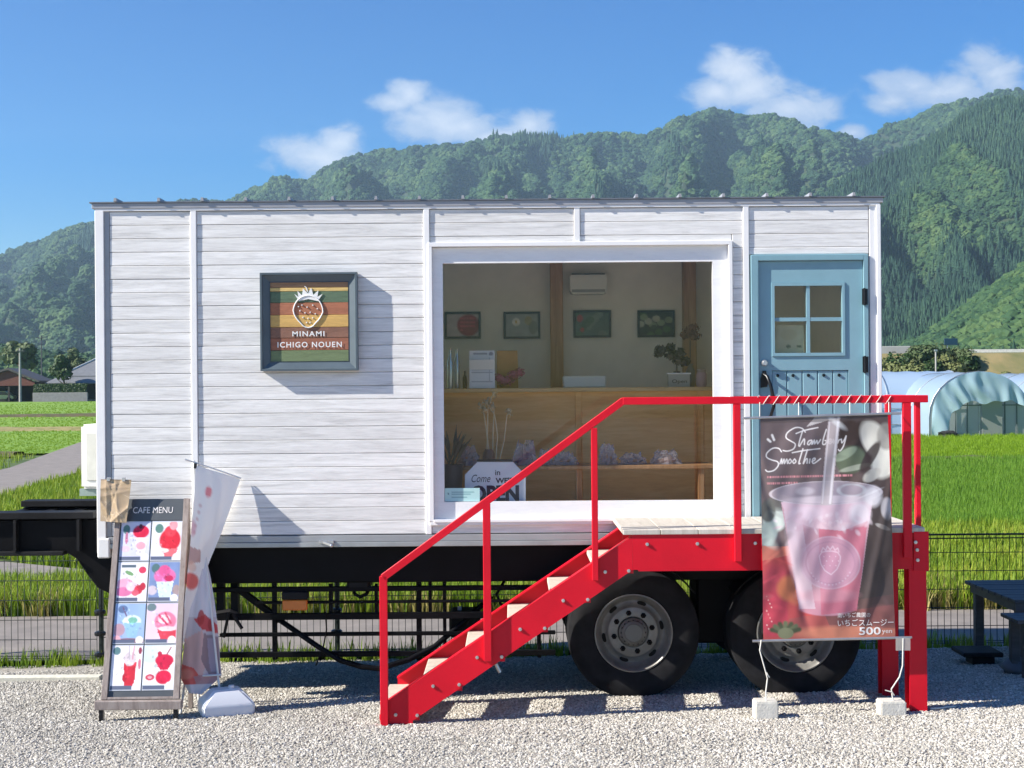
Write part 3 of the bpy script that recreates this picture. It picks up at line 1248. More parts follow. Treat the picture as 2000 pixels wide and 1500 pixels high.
mb = MB()
hip(mb, hx0, hx1, 189.4, 202, ze, ze + 3.3, 5.0)
rf = mb.build('roof', m_tile, t)
mb = MB()
a, b = Vector((hx0, 189.4, ze + .25)), Vector((hx0 + 5.0, 195.7, ze + 3.55))
mb.tube([a, b], .16, 6)
mb.tube([b, Vector((hx1 - 5, 195.7, ze + 3.55))], .2, 6)
mb.build('ridge_tile', m_ridge, rf)
mb = MB()
hip(mb, hx0 - 1.5, hx0 + 8, 187.4, 191, ze - .95, ze - .1, 1.2, .15)
mb.build('lower_roof', m_tile, t)
MB().box(hx0 + 1.3, hx0 + 5.8, 190.4, 190.58, zg + .2, ze - .9).build('window', m_window_far, t)
for k in range(3):
    MB().box(hx0 + 1.3 + k * 2.2, hx0 + 1.42 + k * 2.2, 190.25, 190.39, zg, ze - .9).build('post', m_darkwood, t)
mb = MB()
hip(mb, hx0 + 8.3, hx1, 191, 200, ze + 1.6, ze + 4.6, 3.0)
mb.build('upper_roof', m_tile_dk, t)

# garden wall with clipped hedge
gx0, gx1 = hp(64, 780, 184).x, hp(171, 780, 184).x
t = tag(MB().box(gx0, gx1, 184, 184.3, zg - .3, hp(100, 767, 184).z).build('garden_wall', M("grey_block", (.30, .29, .275), .9, scale=3), bevel=.03),
        'low grey block wall under the clipped hedge', 'wall')
hb = MB()
rr = random.Random(5)
zh0, zh1 = hp(100, 768, 184).z, hp(100, 752, 184).z
for i in range(1700):
    x = rr.uniform(gx0, gx1 - .3)
    f = rr.random()
    y, z = (184.35 + rr.uniform(-.05, .05), rr.uniform(zh0, zh1)) if f < .6 else (rr.uniform(184.3, 185.3), zh1 + rr.uniform(-.08, .1))
    s = .13 * rr.uniform(.6, 1.3)
    a = rr.uniform(0, 3)
    q = Vector((x, y, z))
    u = Vector((math.cos(a), rr.uniform(-.5, .5), math.sin(a))) * s
    v = Vector((-math.sin(a), rr.uniform(-.5, .5), math.cos(a))) * s
    hb.add([q - u, q - v, q + u, q + v], [(0, 1, 2, 3)])
hb.box(gx0 + .1, gx1 - .4, 184.45, 185.2, zh0, zh1 - .1)
tag(hb.build('hedge', m_leaf_d, fix=False), 'clipped dark green hedge above the grey block wall', 'hedge')

q = hp(110, 752, 183)
tree('round_tree', 'round deep green garden tree in front of the farmhouse', (q.x, 186, zg), hp(110, 699, 186).z - zg, 1.75, m_leaf_d, 1500, .22, 3)
q = hp(44, 720, 240)
tree('pale_tree', 'tall pale green tree behind the carport', (q.x, 240, gzf(q.x, 240)), hp(44, 668, 240).z - gzf(q.x, 240), 3.2, m_leaf_p, 1400, .42, 4)
q = hp(140, 720, 250)
tree('pale_tree', 'pale green tree rising between dark pole and farmhouse roof', (q.x, 250, gzf(q.x, 250)), hp(140, 680, 250).z - gzf(q.x, 250), 3.0, m_leaf_p, 1300, .42, 6)

m_pole = M("pole_concrete", (.36, .35, .33), .8)
m_pole_dk = M("pole_dark", (.07, .075, .085), .7)
for (px, pt, pb, Y, m_, lab, r) in ((39, 680, 783, 181.5, m_pole, 'pale concrete utility pole in front of the carport', .17), (81, 655, 757, 205, m_pole_dk, 'slim dark pole behind the round tree', .11)):
    a, b = P(px, pb, Y), P(px, pt, Y)
    t = thing('utility_pole', lab, 'pole', (b.x, Y, gzf(b.x, Y)), 'utility poles by the farm')
    MB().cyl((b.x, Y, gzf(b.x, Y) - .3), (b.x, Y, b.z), r * 1.2, r * .8, 10).build('pole', m_, t)
    mb = MB()
    mb.beam((b.x - .7, Y - .15, b.z - .4), (b.x + .7, Y - .15, b.z - .4), .1, .1)
    mb.build('cross_arm', m_pole_dk, t)

# ================================================================== FAR RIGHT: GREENHOUSES, EMBANKMENT
m_vinyl = mat_film("greenhouse_film", (.50, .64, .80), .93, .22)
m_vinyl2 = mat_film("draped_film", (.40, .57, .65), .97, .18)
m_vpanel = mat_film("end_wall_film", (.40, .43, .40), .95, .4)
m_steel = M("galvanised_tube", (.45, .47, .48), .4, .7)
m_gframe = M("greenhouse_frame_dark", (.10, .13, .13), .6)


def arch(w, h, eave, n=14):
    """greenhouse section: straight sides to the eave, then an arch"""
    pts = [(-w / 2, 0)]
    for i in range(n + 1):
        a = math.pi * (1 - i / n)
        pts.append((w / 2 * math.cos(a), eave + (h - eave) * math.sin(a)))
    pts.append((w / 2, 0))
    return pts


def greenhouse(label, centre, w, h, eave, length, along, drape):
    cx, cy, cz = centre
    t = thing('greenhouse', label, 'greenhouse', centre, 'vinyl greenhouses beyond the paddy')
    sec = arch(w, h, eave)

    def pt(a, z, l):
        return (cx + a, cy + l, cz + z) if along == 'Y' else (cx + l, cy + a, cz + z)
    l0, l1 = (0, length) if along == 'Y' else (-length / 2, length / 2)
    mb = MB()
    nl = 14
    for k in range(nl + 1):
        l = l0 + (l1 - l0) * k / nl
        sag = .0 if k % 2 == 0 else -.05
        mb.v += [pt(a * (1 + sag * .3), z + sag * (z > eave), l) for a, z in sec]
    n = len(sec)
    for k in range(nl):
        for i in range(n - 1):
            mb.f.append((k * n + i, k * n + i + 1, (k + 1) * n + i + 1, (k + 1) * n + i))
            mb.mi.append(0)
    mb.build('cover', m_vinyl, t, smooth=.7)
    for k in range(0, nl + 1, 2 if along == 'Y' else 7):
        l = l0 + (l1 - l0) * k / nl
        MB().tube([pt(a * 1.006, z * 1.006, l) for a, z in sec], .022, 5).build('hoop', m_steel, t)
    if along == 'X':
        for z, a in ((eave * .95, -w / 2 * 1.01), (.55, -w / 2 * 1.01)):
            MB().tube([pt(a, z, l0), pt(a, z, l1)], .025, 5).build('side_rail', m_steel, t)
    for l in ((l0,) if along == 'Y' else (l0, l1)):
        ew = MB()
        ew.add([pt(a * .985, z * .985, l) for a, z in sec], [tuple(range(n))])
        ew.build('end_wall', m_vpanel, t)
    if along == 'Y':
        for x in (-w * .36, -w * .24, -w * .12, 0.02, w * .12, w * .26, w * .38):
            zz_ = eave + (h - eave) * math.sqrt(max(0, 1 - (2 * x / w) ** 2)) - .08
            MB().box(cx + x - .03, cx + x + .03, cy - .08, cy - .03, cz, cz + zz_).build('stud', m_gframe if abs(x) > .05 else m_steel, t)
        MB().box(cx - w * .47, cx + w * .47, cy - .14, cy - .09, cz + 1.62, cz + 1.68).build('cross_rail', m_gframe, t)
        MB().box(cx + .1, cx + 1.15, cy - .2, cy - .15, cz + .05, cz + 1.95).build('door', m_vpanel, t)
        # torn film hanging in folds over the upper half of the end wall
        sh = MB()
        nu, nv = 72, 10
        low = lambda a: np.interp(a / w, [-.5, -.42, -.36, -.30, -.22, -.16, -.05, .05, .16, .28, .4, .5], [0.0, .02, .10, .36, .47, .53, .55, .50, .56, .55, .50, .42]) * h

        def f(u, v):
            a = (-.5 + u) * w
            zt = eave + (h - eave) * math.sqrt(max(0, 1 - (2 * a / w) ** 2))
            zl = min(low(a), zt - .02)
            z = zt + (zl - zt) * v + .06 * math.sin(u * 31 + 2) * v
            ph = 5 * noise.noise(Vector((a * .7, z * .5, 2.0)))
            fold = .26 * v ** .6 * (.6 * math.sin(a * 6.5 + 2.6 * (z - 1) + ph) + .5 * noise.noise(Vector((a * 3.4 + z * 1.8, z * .6, 7.0)))) * np.interp(u, [0, .45, .6, 1], [1, 1, .35, .6])
            return (cx + a, cy - .42 + fold - .12 * v, cz + z)
        sh.grid(f, nu, nv)
        sh.build('torn_film', m_vinyl2, t, smooth=9)
        MB().ball((cx - w * .38, cy - 1.0, cz + .16), .55, .4, .22, 10, 6, .25).build('loose_film_heap', m_black, t)
    return t


YG = 61.5
gA = P(1912, 842, YG)
gw = (P(2008, 842, YG).x - P(1815, 842, YG).x)
zgr = gzf(gA.x, YG)
gh = P(1912, 726, YG).z - zgr
greenhouse('vinyl greenhouse facing the paddy, torn film draped over its arched end', (gA.x, YG, zgr), gw, gh, gh * .32, 24, 'Y', True)
gB = P(2108, 842, YG + 1)
greenhouse('second arched greenhouse cut by the right edge, torn film along its side', (gB.x, YG + 1, zgr), gw, gh, gh * .32, 24, 'Y', True)
gC = P(1745, 842, YG + 8)
ln = (P(1850, 842, YG + 8).x - P(1560, 842, YG + 8).x)
greenhouse('long pale blue greenhouse turned sideways behind the red rail posts', (gC.x - 1.0, YG + 8.2, zgr), 5.6, P(1745, 724, YG + 6).z - zgr, 1.5, ln, 'X', False)

# embankment with a railway-like wall on top
YE = 112.0
m_bank = M("bank_dry_grass", (.27, .21, .09), .95, scale=.35, col2=(.13, .14, .045), bump=.7, bscale=2, world=True)
m_conc = M("old_concrete", (.42, .42, .40), .9, scale=.5, world=True)
zt = P(1850, 689, YE + 6).z
eb = MB()
eb.add([], [])
ex = np.linspace(P(1500, 700, YE).x, P(2500, 700, YE).x, 46)
vs = []
for x in ex:
    for (dy, k) in ((-4, -.05), (-1, .25), (2, .6), (5, .95), (7, 1.0), (16, 1.0)):
        vs.append((x, YE + dy + .6 * noise.noise(Vector((x * .2, dy, 0))), gzf(x, YE) + (zt - gzf(x, YE)) * k + .35 * noise.noise(Vector((x * .3, dy, 5))) * (0 < k < .97)))
fs = [(i * 6 + k, i * 6 + k + 1, i * 6 + k + 7, i * 6 + k + 6) for i in range(45) for k in range(5)]
eb.add(vs, fs)
tag(eb.build('embankment', m_bank, smooth=9, fix=False, origin=(0, 0, 0)), kind='structure')
wx0, wx1 = P(1640, 680, YE + 7).x, P(1786, 680, YE + 7).x
tag(MB().box(wx0, wx1, YE + 7.0, YE + 7.4, zt - .5, P(1750, 676, YE + 7).z).build('retaining_wall', m_conc, bevel=.03), 'grey concrete wall on top of the shrubby embankment', 'wall')
rx0, rx1 = P(1846, 684, YE + 7).x, P(2300, 684, YE + 7).x
t = thing('guard_rail', 'pale guard rail along the top of the embankment', 'guard rail', ((rx0 + rx1) / 2, YE + 7, zt))
MB().box(rx0, rx1, YE + 7, YE + 7.12, zt + .02, zt + .32).build('rail', M("pale_rail", (.75, .73, .66), .6), t)
x = rx0 + .2
while x < rx1:
    MB().box(x, x + .12, YE + 7.14, YE + 7.26, zt - .4, zt + .26).build('post', m_steel, t)
    x += 2.5
q = P(1857, 688, YE + 8)
t = thing('road_sign', 'small dark blue sign on a grey post above the embankment', 'sign', (q.x, YE + 8, zt))
MB().cyl((q.x - .3, YE + 8, zt - .2), (q.x - .3, YE + 8, zt + 1.3), .06, n=8).build('post', m_steel, t)
MB().box(q.x - .65, q.x + .62, YE + 7.85, YE + 7.92, P(1857, 674, YE + 8).z, P(1857, 661, YE + 8).z).build('panel', M("sign_navy", (.012, .05, .085), .5), t, bevel=.02)
q = P(1828, 720, YE - 8)
t = thing('marker_pole', 'thin pale pole standing before the embankment shrubs', 'pole', (q.x, YE - 8, gzf(q.x, YE - 8)))
MB().cyl((q.x, YE - 8, gzf(q.x, YE - 8) - .2), (q.x, YE - 8, P(1828, 683, YE - 8).z), .07, n=8).build('pole', m_pole, t)
MB().box(q.x - .12, q.x + .12, YE - 8.1, YE - 7.9, P(1828, 686, YE - 8).z, P(1828, 683, YE - 8).z + .02).build('cap', m_steel, t)
spots = [(1735, 712, 0, 2.6, 'olive shrub on the embankment next to the trailer edge'), (1757, 704, 2, 2.2, 'olive shrub below the grey embankment wall'),
         (1780, 712, 0, 2.4, 'olive shrub in mid embankment behind the long greenhouse'), (1800, 700, 3, 2.4, 'bright olive shrub on the crest left of the thin pole'),
         (1822, 695, 4, 2.2, 'bright green shrub on the crest behind the thin pole'), (1812, 716, 0, 2.3, 'low olive shrub at the foot of the thin pole'),
         (1846, 712, 0, 2.4, 'olive shrub below the small blue sign'), (1870, 696, 4, 2.4, 'bright green shrub on the crest right of the blue sign'),
         (1868, 716, 0, 2.0, 'low olive shrub above the torn greenhouse'), (1895, 706, 3, 1.8, 'last olive shrub before the dry grass slope'),
         (1966, 716, 0, 1.0, 'small dark shrub alone on the dry grass slope')]
for i, (px, py, dy, w, lab) in enumerate(spots):
    dy = [3, 4, 3, 5, 5.2, 3, 3.6, 5.2, 3, 4.2, 2.6][i]
    w *= 1.2
    q = P(px, py - 2, YE + dy - 1)
    zb = gzf(q.x, YE) + (zt - gzf(q.x, YE)) * float(np.interp(dy - 1, [-4, -1, 2, 5, 7], [0, .25, .6, .95, 1])) - .1
    bush('embankment_shrub', lab, (q.x, YE + dy - 1, zb), w, w * .62, [m_leaf_o, m_leaf_d, m_leaf_o, m_leaf_p][i % 4] if i not in (3, 4, 7) else m_leaf_p, 900, .15, 40 + i, 'shrubs on the embankment')

# ------------------------------------------------------------------ air
hz = MB().box(-2800, 2800, -700, 4000, -2.6, 760)
m = bpy.data.materials.new("haze_air")
m.use_nodes = True
t = NT(m.node_tree)
pv = t.n('ShaderNodeVolumePrincipled')
pv.inputs['Color'].default_value = (0.56, 0.78, 1.0, 1)
pv.inputs['Density'].default_value = 0.00012
pv.inputs['Anisotropy'].default_value = 0.2
out = t.n('ShaderNodeOutputMaterial')
t.l(pv.outputs[0], out.inputs['Volume'])
tag(hz.build('haze', m, origin=(0, 0, 0)), 'thin blue haze over the valley', 'haze', kind='stuff')


# ================================================================== TRAILER SHOP
def X0(px, py=750, Y=0.0):
    return P(px, py, Y).x


def Z0(py, px=1000, Y=0.0):
    return P(px, py, Y).z


def wood_mat(name, c1, c2, c3, stretch=(1.2, 1, 16), rough=.6, objrand=.05, bump=.25):
    m = bpy.data.materials.new(name)
    m.use_nodes = True
    t = NT(m.node_tree)
    out = t.n('ShaderNodeOutputMaterial')
    p = t.n('ShaderNodeBsdfPrincipled')
    geo = t.n('ShaderNodeNewGeometry')
    oi = t.n('ShaderNodeObjectInfo')
    mp = t.n('ShaderNodeMapping')
    mp.inputs['Scale'].default_value = stretch
    t.l(geo.outputs['Position'], mp.inputs[0])
    add = t.n('ShaderNodeVectorMath', operation='ADD')
    t.l(mp.outputs[0], add.inputs[0])
    cm = t.n('ShaderNodeCombineXYZ')
    off = t.m('MULTIPLY', oi.outputs['Random'], 53.0)
    for k in range(3):
        t.l(off, cm.inputs[k])
    t.l(cm.outputs[0], add.inputs[1])
    v = add.outputs[0]
    n1 = t.noise(v, 1.6, 6, .65, .6)
    n2 = t.noise(v, 7.0, 4, .6, .3)
    f = t.m('ADD', t.m('MULTIPLY', n1, .7), t.m('MULTIPLY', n2, .3))
    c = t.ramp(f, [(.30, c1), (.46, c2), (.62, c3)])
    hv = t.n('ShaderNodeHueSaturation')
    t.l(c, hv.inputs['Color'])
    t.l(t.m('ADD', 1 - objrand, t.m('MULTIPLY', oi.outputs['Random'], 2 * objrand)), hv.inputs['Value'])
    t.l(hv.outputs[0], p.inputs['Base Color'])
    p.inputs['Roughness'].default_value = rough
    b = t.n('ShaderNodeBump')
    b.inputs['Strength'].default_value = bump
    b.inputs['Distance'].default_value = .004
    t.l(n2, b.inputs['Height'])
    t.l(b.outputs[0], p.inputs['Normal'])
    t.l(p.outputs[0], out.inputs[0])
    return m


m_board = wood_mat("whitewashed_board", (.475, .465, .455), (.695, .685, .665), (.84, .83, .81))
m_board_back = M("siding_back", (.46, .46, .46), .9)
m_trim = M("white_trim", (.80, .795, .79), .45, var=.03)
m_trim_w = wood_mat("white_frame", (.74, .74, .75), (.82, .82, .82), (.86, .86, .86), (2, 1, 10), .5, .01, .1)
m_grey = M("grey_metal", (.36, .365, .385), .45, .2, var=.06)
m_sill = M("galvanised_sill", (.38, .39, .40), .45, .45, var=.08, scale=4)
m_chas = M("chassis_black", (.004, .004, .005), .5, var=.3, spec=.12)
m_chas2 = M("chassis_dusty", (.010, .010, .011), .6, var=.4, scale=4, spec=.2)
m_steelb = M("bright_bolt", (.6, .6, .6), .3, .8)
m_inner = M("inner_wall", (.85, .80, .71), .85, var=.04)
m_ceil = M("inner_ceiling", (.76, .73, .68), .85, var=.05)
m_floor = M("inner_floor", (.55, .45, .34), .6)
m_pillar = wood_mat("cedar_pillar", (.27, .13, .05), (.38, .20, .085), (.47, .27, .13), (14, 14, 1), .55)
m_counter = wood_mat("counter_plywood", (.62, .30, .085), (.74, .39, .125), (.83, .48, .19), (1, 1, 9), .45, .03)
m_blue = M("door_blue", (.215, .375, .435), .42, var=.05, scale=5)
m_blue_dk = M("door_frame_blue", (.20, .355, .41), .42, var=.05)
m_iron = M("black_iron", (.012, .013, .015), .35, .3)
m_tyre = M("tyre_rubber", (.019, .019, .021), .8, var=.3, scale=9, spec=.12)
m_rim = M("wheel_grey_steel", (.25, .245, .23), .45, .5, var=.2, scale=9)
m_hole_shade = M("hole_shade_black", (.006, .006, .006), .9)
m_glass = mat_glass("shop_glass", (.98, .98, .97), .022)
m_glass_d = mat_glass("door_glass", (.88, .88, .86), .03)
m_orange = M("amber_lens", (.62, .16, .012), .25, coat=.6)
m_white_pl = M("white_plastic", (.78, .77, .70), .45, var=.03)

XL, XR = X0(188, 700), X0(1721, 700)
ZB, ZT = 1.176, 3.645
t = thing('shop_trailer', 'white boarded cafe trailer with large shop window and pale blue door', 'trailer', ((XL + XR) / 2, 1.1, -.15))
TR = t
WX0, WX1 = X0(846, 740), X0(1424, 740)         # window opening
WZ0, WZ1 = Z0(1016, 1130), Z0(480, 1130)
DX0, DX1 = X0(1467, 760), X0(1697, 760)        # door opening
DZ1 = Z0(497, 1580)
DEPTH = 2.4

# core walls behind the boards
mb = MB()
mb.box(XL + .01, WX0, .016, .07, ZB, ZT)
mb.box(WX1, DX0, .016, .07, ZB, ZT)
mb.box(DX1, XR - .01, .016, .07, ZB, ZT)
mb.box(WX0, WX1, .016, .07, ZB, WZ0)
mb.box(WX0, WX1, .016, .07, WZ1, ZT)
mb.box(DX0, DX1, .016, .07, DZ1, ZT)
mb.box(DX0, DX1, .016, .07, ZB, ZB + .07)
mb.build('front_wall', [m_board_back], t)
mb = MB()
mb.box(XL + .01, XL + .06, .07, DEPTH, ZB, ZT)
mb.box(XR - .06, XR - .01, .07, DEPTH, ZB, ZT)
RW0, RW1, RZA, RZB = XL + .35, -.62, 2.15, 3.42        # unseen rear wall window, added to let more light into the shop
for y0, y1, za, zb_ in ((DEPTH - .05, DEPTH, ZB, ZT), (DEPTH - .1, DEPTH - .052, ZB + .08, 3.58)):
    if y0 < DEPTH - .06:
        mb.build('outer_wall', m_trim, t)
        mb = MB()
    mb.box(XL + .06, RW0, y0, y1, za, zb_)
    mb.box(RW1, XR - .06, y0, y1, za, zb_)
    mb.box(RW0, RW1, y0, y1, za, RZA)
    mb.box(RW0, RW1, y0, y1, RZB, zb_)
mb.box(XL + .062, XL + .10, .10, DEPTH - .1, ZB + .08, 3.58)
mb.box(XR - .10, XR - .062, .10, DEPTH - .1, ZB + .08, 3.58)
mb.box(XL + .1, WX0, .072, .10, ZB + .08, 3.58)
mb.box(WX0, WX1, .072, .10, WZ1, 3.58)
mb.box(WX0, WX1, .072, .10, ZB + .08, WZ0)
mb.build('inner_lining', m_inner, t)
MB().box(XL + .06, XR - .06, .07, DEPTH - .05, ZB + .002, ZB + .078).build('floor', m_floor, t)
MB().box(XL + .06, XR - .06, .072, DEPTH - .052, 3.582, 3.64).build('ceiling', m_ceil, t)

f = MB()
f.box(RW0 + .001, RW0 + .05, DEPTH - .098, DEPTH + .01, RZA + .001, RZB - .001)
f.box(RW1 - .05, RW1 - .001, DEPTH - .098, DEPTH + .01, RZA + .001, RZB - .001)
f.box(RW0 + .05, RW1 - .05, DEPTH - .098, DEPTH + .01, RZA + .001, RZA + .05)
f.box(RW0 + .05, RW1 - .05, DEPTH - .098, DEPTH + .01, RZB - .05, RZB - .001)
rwf = f.build('added_rear_window', m_trim, t)
MB().box(RW0 + .045, RW1 - .045, DEPTH - .05, DEPTH - .045, RZA + .045, RZB - .045).build('pane', m_glass, rwf)

# siding boards, one by one
ROW = .10225
V1, V2, V3, V4 = X0(380.5), X0(835.5), X0(1459), X0(1711)
TW = .046


def board(x0, x1, z0, z1):
    if x1 - x0 < .02 or z1 - z0 < .012:
        return
    d = R.uniform(-.0012, .0012)
    MB().box(x0 + .002, x1 - .002, d, .0155, z0 + .0015, z1 - .0015).build('siding_board', m_board, TR, bevel=.003)


bl = X0(216)
CW = .03                                        # casing width
for k in range(24):
    z0, z1 = ZB + .004 + ROW * k, ZB + .004 + ROW * (k + 1)
    board(bl, V1 - TW / 2, z0, z1)
    board(V1 + TW / 2, V2 - TW / 2, z0, z1)
    a, b = V2 + TW / 2, V3 - TW / 2
    if z1 <= WZ0 - CW:
        xm = X0(1143, 1030)
        board(a, xm, z0, z1)
        board(xm, b, z0, z1)
    elif z0 >= WZ1 + CW:
        xm = X0(1127, 440)
        board(a, xm - TW / 2, z0, z1)
        board(xm + TW / 2, b, z0, z1)
    else:
        zz0, zz1 = z0, z1
        if z0 < WZ0 - CW < z1:
            board(a, WX1 + CW, z0, WZ0 - CW)
        if z0 < WZ1 + CW < z1:
            board(a, WX1 + CW, WZ1 + CW, z1)
        board(WX1 + CW, b, z0, z1)
    if z0 >= DZ1 + .002:
        board(V3 + TW / 2, X0(1699), z0, z1)
    elif z1 > DZ1 + .002:
        board(V3 + TW / 2, X0(1699), DZ1 + .002, z1)

# vertical trims
for (x0, x1, z0, z1, d) in ((XL, X0(206), ZB - .12, ZT, .016), (V1 - TW / 2, V1 + TW / 2, ZB, ZT, .012), (V2 - TW / 2, V2 + TW / 2, ZB, ZT, .012),
                            (X0(1127, 440) - TW / 2, X0(1127, 440) + TW / 2, WZ1 + CW, ZT, .010), (V3 - TW / 2, V3 + TW / 2, ZB, ZT, .012),
                            (X0(1700), XR, ZB, ZT, .004)):
    mb = MB()
    mb.box(x0, x1, -d, .0158, z0, z1)
    mb.build('corner_post' if x0 == XL else 'trim_strip', m_trim, t, bevel=.004)
MB().box(X0(1713), XR + .002, -.016, .003, ZB, ZT).build('corner_post', m_trim, t, bevel=.004)
MB().box(X0(206.5), X0(216), -.001, .0156, ZB, ZT).build('trim_strip', m_grey, t)  # grey strip stands in for the shadow beside the corner post
MB().box(XL + .005, X0(214), -.03, .03, ZB - .16, ZB - .01).build('corner_foot', m_trim, t, bevel=.01)

# roof with fascia and standing seams
zr0, zr1 = Z0(409, 185), Z0(396, 185)
mb = MB()
mb.box(XL - .02, XR + .02, -.020, DEPTH + .02, zr0 + .002, zr1 - .008)
rf = mb.build('roof', m_grey, t, bevel=.003)
MB().box(XL - .035, XR + .035, -.030, DEPTH + .03, zr1 - .0075, zr1 + .002).build('roof_sheet', M("roof_sheet_dark", (.20, .21, .23), .4, .4), rf)
for k in range(18):
    x = X0(228 + 84.55 * k, 392)
    mb = MB()
    mb.prism([(x - .012, zr1 + .0025), (x + .012, zr1 + .0025), (x + .008, zr1 + .028), (x - .008, zr1 + .028)], -.046, DEPTH + .02)
    mb.build('roof_seam', m_grey, rf)
# flashing above the wall
MB().box(XL + .005, XR - .005, -.014, .0158, ZT - .006, zr0 + .0015).build('eave_flashing', m_trim, t)

# bottom sill rail
zs1, zs0 = Z0(1045, 640) - .003, Z0(1066, 640)
mb = MB()
mb.box(XL + .08, XR, -.012, .09, zs0 + .03, zs1)
mb.build('sill_rail', m_sill, t, bevel=.003)
MB().box(XL + .08, XR, -.020, .09, zs0 - .008, zs0 + .0285).build('sill_lip', M("sill_lip_metal", (.40, .42, .42), .4, .5), t, bevel=.003)
mb = MB()
lx, lz = X0(640, 1058), Z0(1058, 640)
mb.box(lx - .06, lx + .05, -.035, -.013, lz - .012, lz + .012)
mb.beam((lx - .03, -.03, lz), (lx + .03, -.055, lz - .02), .012, .02)
mb.ball((lx + .035, -.055, lz - .024), .014, nu=8, nv=6)
mb.build('latch', m_steelb, t, bevel=.002)

# shop window
w = MB()
w.box(WX0 - CW, WX1 + CW, -.024, .0156, WZ1, WZ1 + CW)
w.box(WX0 - CW, WX1 + CW, -.024, .0156, WZ0 - CW, WZ0)
w.box(WX0 - CW, WX0, -.024, .0156, WZ0, WZ1)
w.box(WX1, WX1 + CW, -.024, .0156, WZ0, WZ1)
win = w.build('shop_window', m_trim, t, bevel=.003)
gx0, gx1, gz0, gz1 = X0(866, 740), X0(1394, 740), Z0(979, 1130), Z0(512, 1130)
f = MB()
f.box(WX0, WX1, .020, .068, gz1, WZ1)
f.box(WX0, WX1, .020, .068, WZ0, gz0)
f.box(WX0, gx0, .020, .068, gz0, gz1)
f.box(gx1, WX1, .020, .068, gz0, gz1)
f.build('frame', m_trim_w, win)
MB().box(gx0 - .01, gx1 + .01, .038, .043, gz0 - .01, gz1 + .01).build('pane', m_glass, win)
MB().box(X0(846), X0(1424), -.034, -.0245, Z0(1017.5, 1130), Z0(1012, 1130)).build('sill', m_trim_w, win, bevel=.002)

# blue door
d = MB()
fx0, fx1, fz1 = DX0 + .002, DX1 - .002, DZ1 - .002
d.box(fx0, fx0 + .055, -.022, .075, ZB + .072, fz1)
d.box(fx1 - .035, fx1, -.022, .075, ZB + .072, fz1)
d.box(fx0 + .055, fx1 - .035, -.022, .075, fz1 - .045, fz1)
dfr = d.build('door_frame', m_blue_dk, t, bevel=.004)
lx0, lx1, lz1, lz0 = fx0 + .058, fx1 - .038, fz1 - .048, ZB + .085
px0, px1 = X0(1513, 620), X0(1645, 620)
pz0, pz1 = Z0(689, 1580), Z0(558, 1580)
kx0, kx1 = X0(1508, 760), X0(1658, 760)
kz1 = Z0(723, 1580)
d = MB()
d.box(lx0, kx0, .006, .046, lz0, lz1)
d.box(kx1, lx1, .006, .046, lz0, lz1)
d.box(kx0, kx1, .006, .046, pz1 + .028, lz1)
d.box(kx0, kx1, .006, .046, kz1, pz0 - .028)
d.box(kx0, px0 - .02, .006, .046, pz0 - .028, pz1 + .028)
d.box(px1 + .02, kx1, .006, .046, pz0 - .028, pz1 + .028)
d.box(kx0, kx1, .006, .046, lz0, lz0 + .16)
door = d.build('door', m_blue, t)
pw = (kx1 - kx0) / 5
for k in range(5):
    a = kx0 + pw * k
    MB().box(a + .0015, a + pw - .0015, .014, .040, lz0 + .162, kz1 - .002).build('plank', m_blue, door, bevel=.006)
    MB().lathe([(.0, -.012), (.010, -.010), (.013, .0)], (a + pw / 2 - .012, .0135, Z0(733, 1580)), 10, 'Y').build('stud', m_iron, door, smooth=.8)
# window lights with glazing bars
mx, mz = (px0 + px1) / 2, (pz0 + pz1) / 2
d = MB()
d.box(px0 - .02, px1 + .02, -.004, .0, pz1, pz1 + .022)
d.box(px0 - .02, px1 + .02, -.004, .0, pz0 - .024, pz0)
d.box(px0 - .02, px0, -.004, .0, pz0, pz1)
d.box(px1, px1 + .02, -.004, .0, pz0, pz1)
for q in ((px0 - .02, px1 + .02, pz1, pz1 + .027), (px0 - .02, px1 + .02, pz0 - .027, pz0), (px0 - .02, px0, pz0, pz1), (px1, px1 + .02, pz0, pz1)):
    d.box(q[0], q[1], .0, .046, q[2], q[3])
d.box(mx - .013, mx + .013, .004, .040, pz0, pz1)
d.box(px0, mx - .013, .006, .038, mz - .014, mz + .014)
d.box(mx + .013, px1, .006, .038, mz - .014, mz + .014)
d.build('glazing_bar', m_blue, door)
for (a, b) in ((px0, mx - .013), (mx + .013, px1)):
    for (e, g) in ((pz0, mz - .014), (mz + .014, pz1)):
        MB().box(a, b, .020, .024, e, g).build('pane', m_glass_d, door)
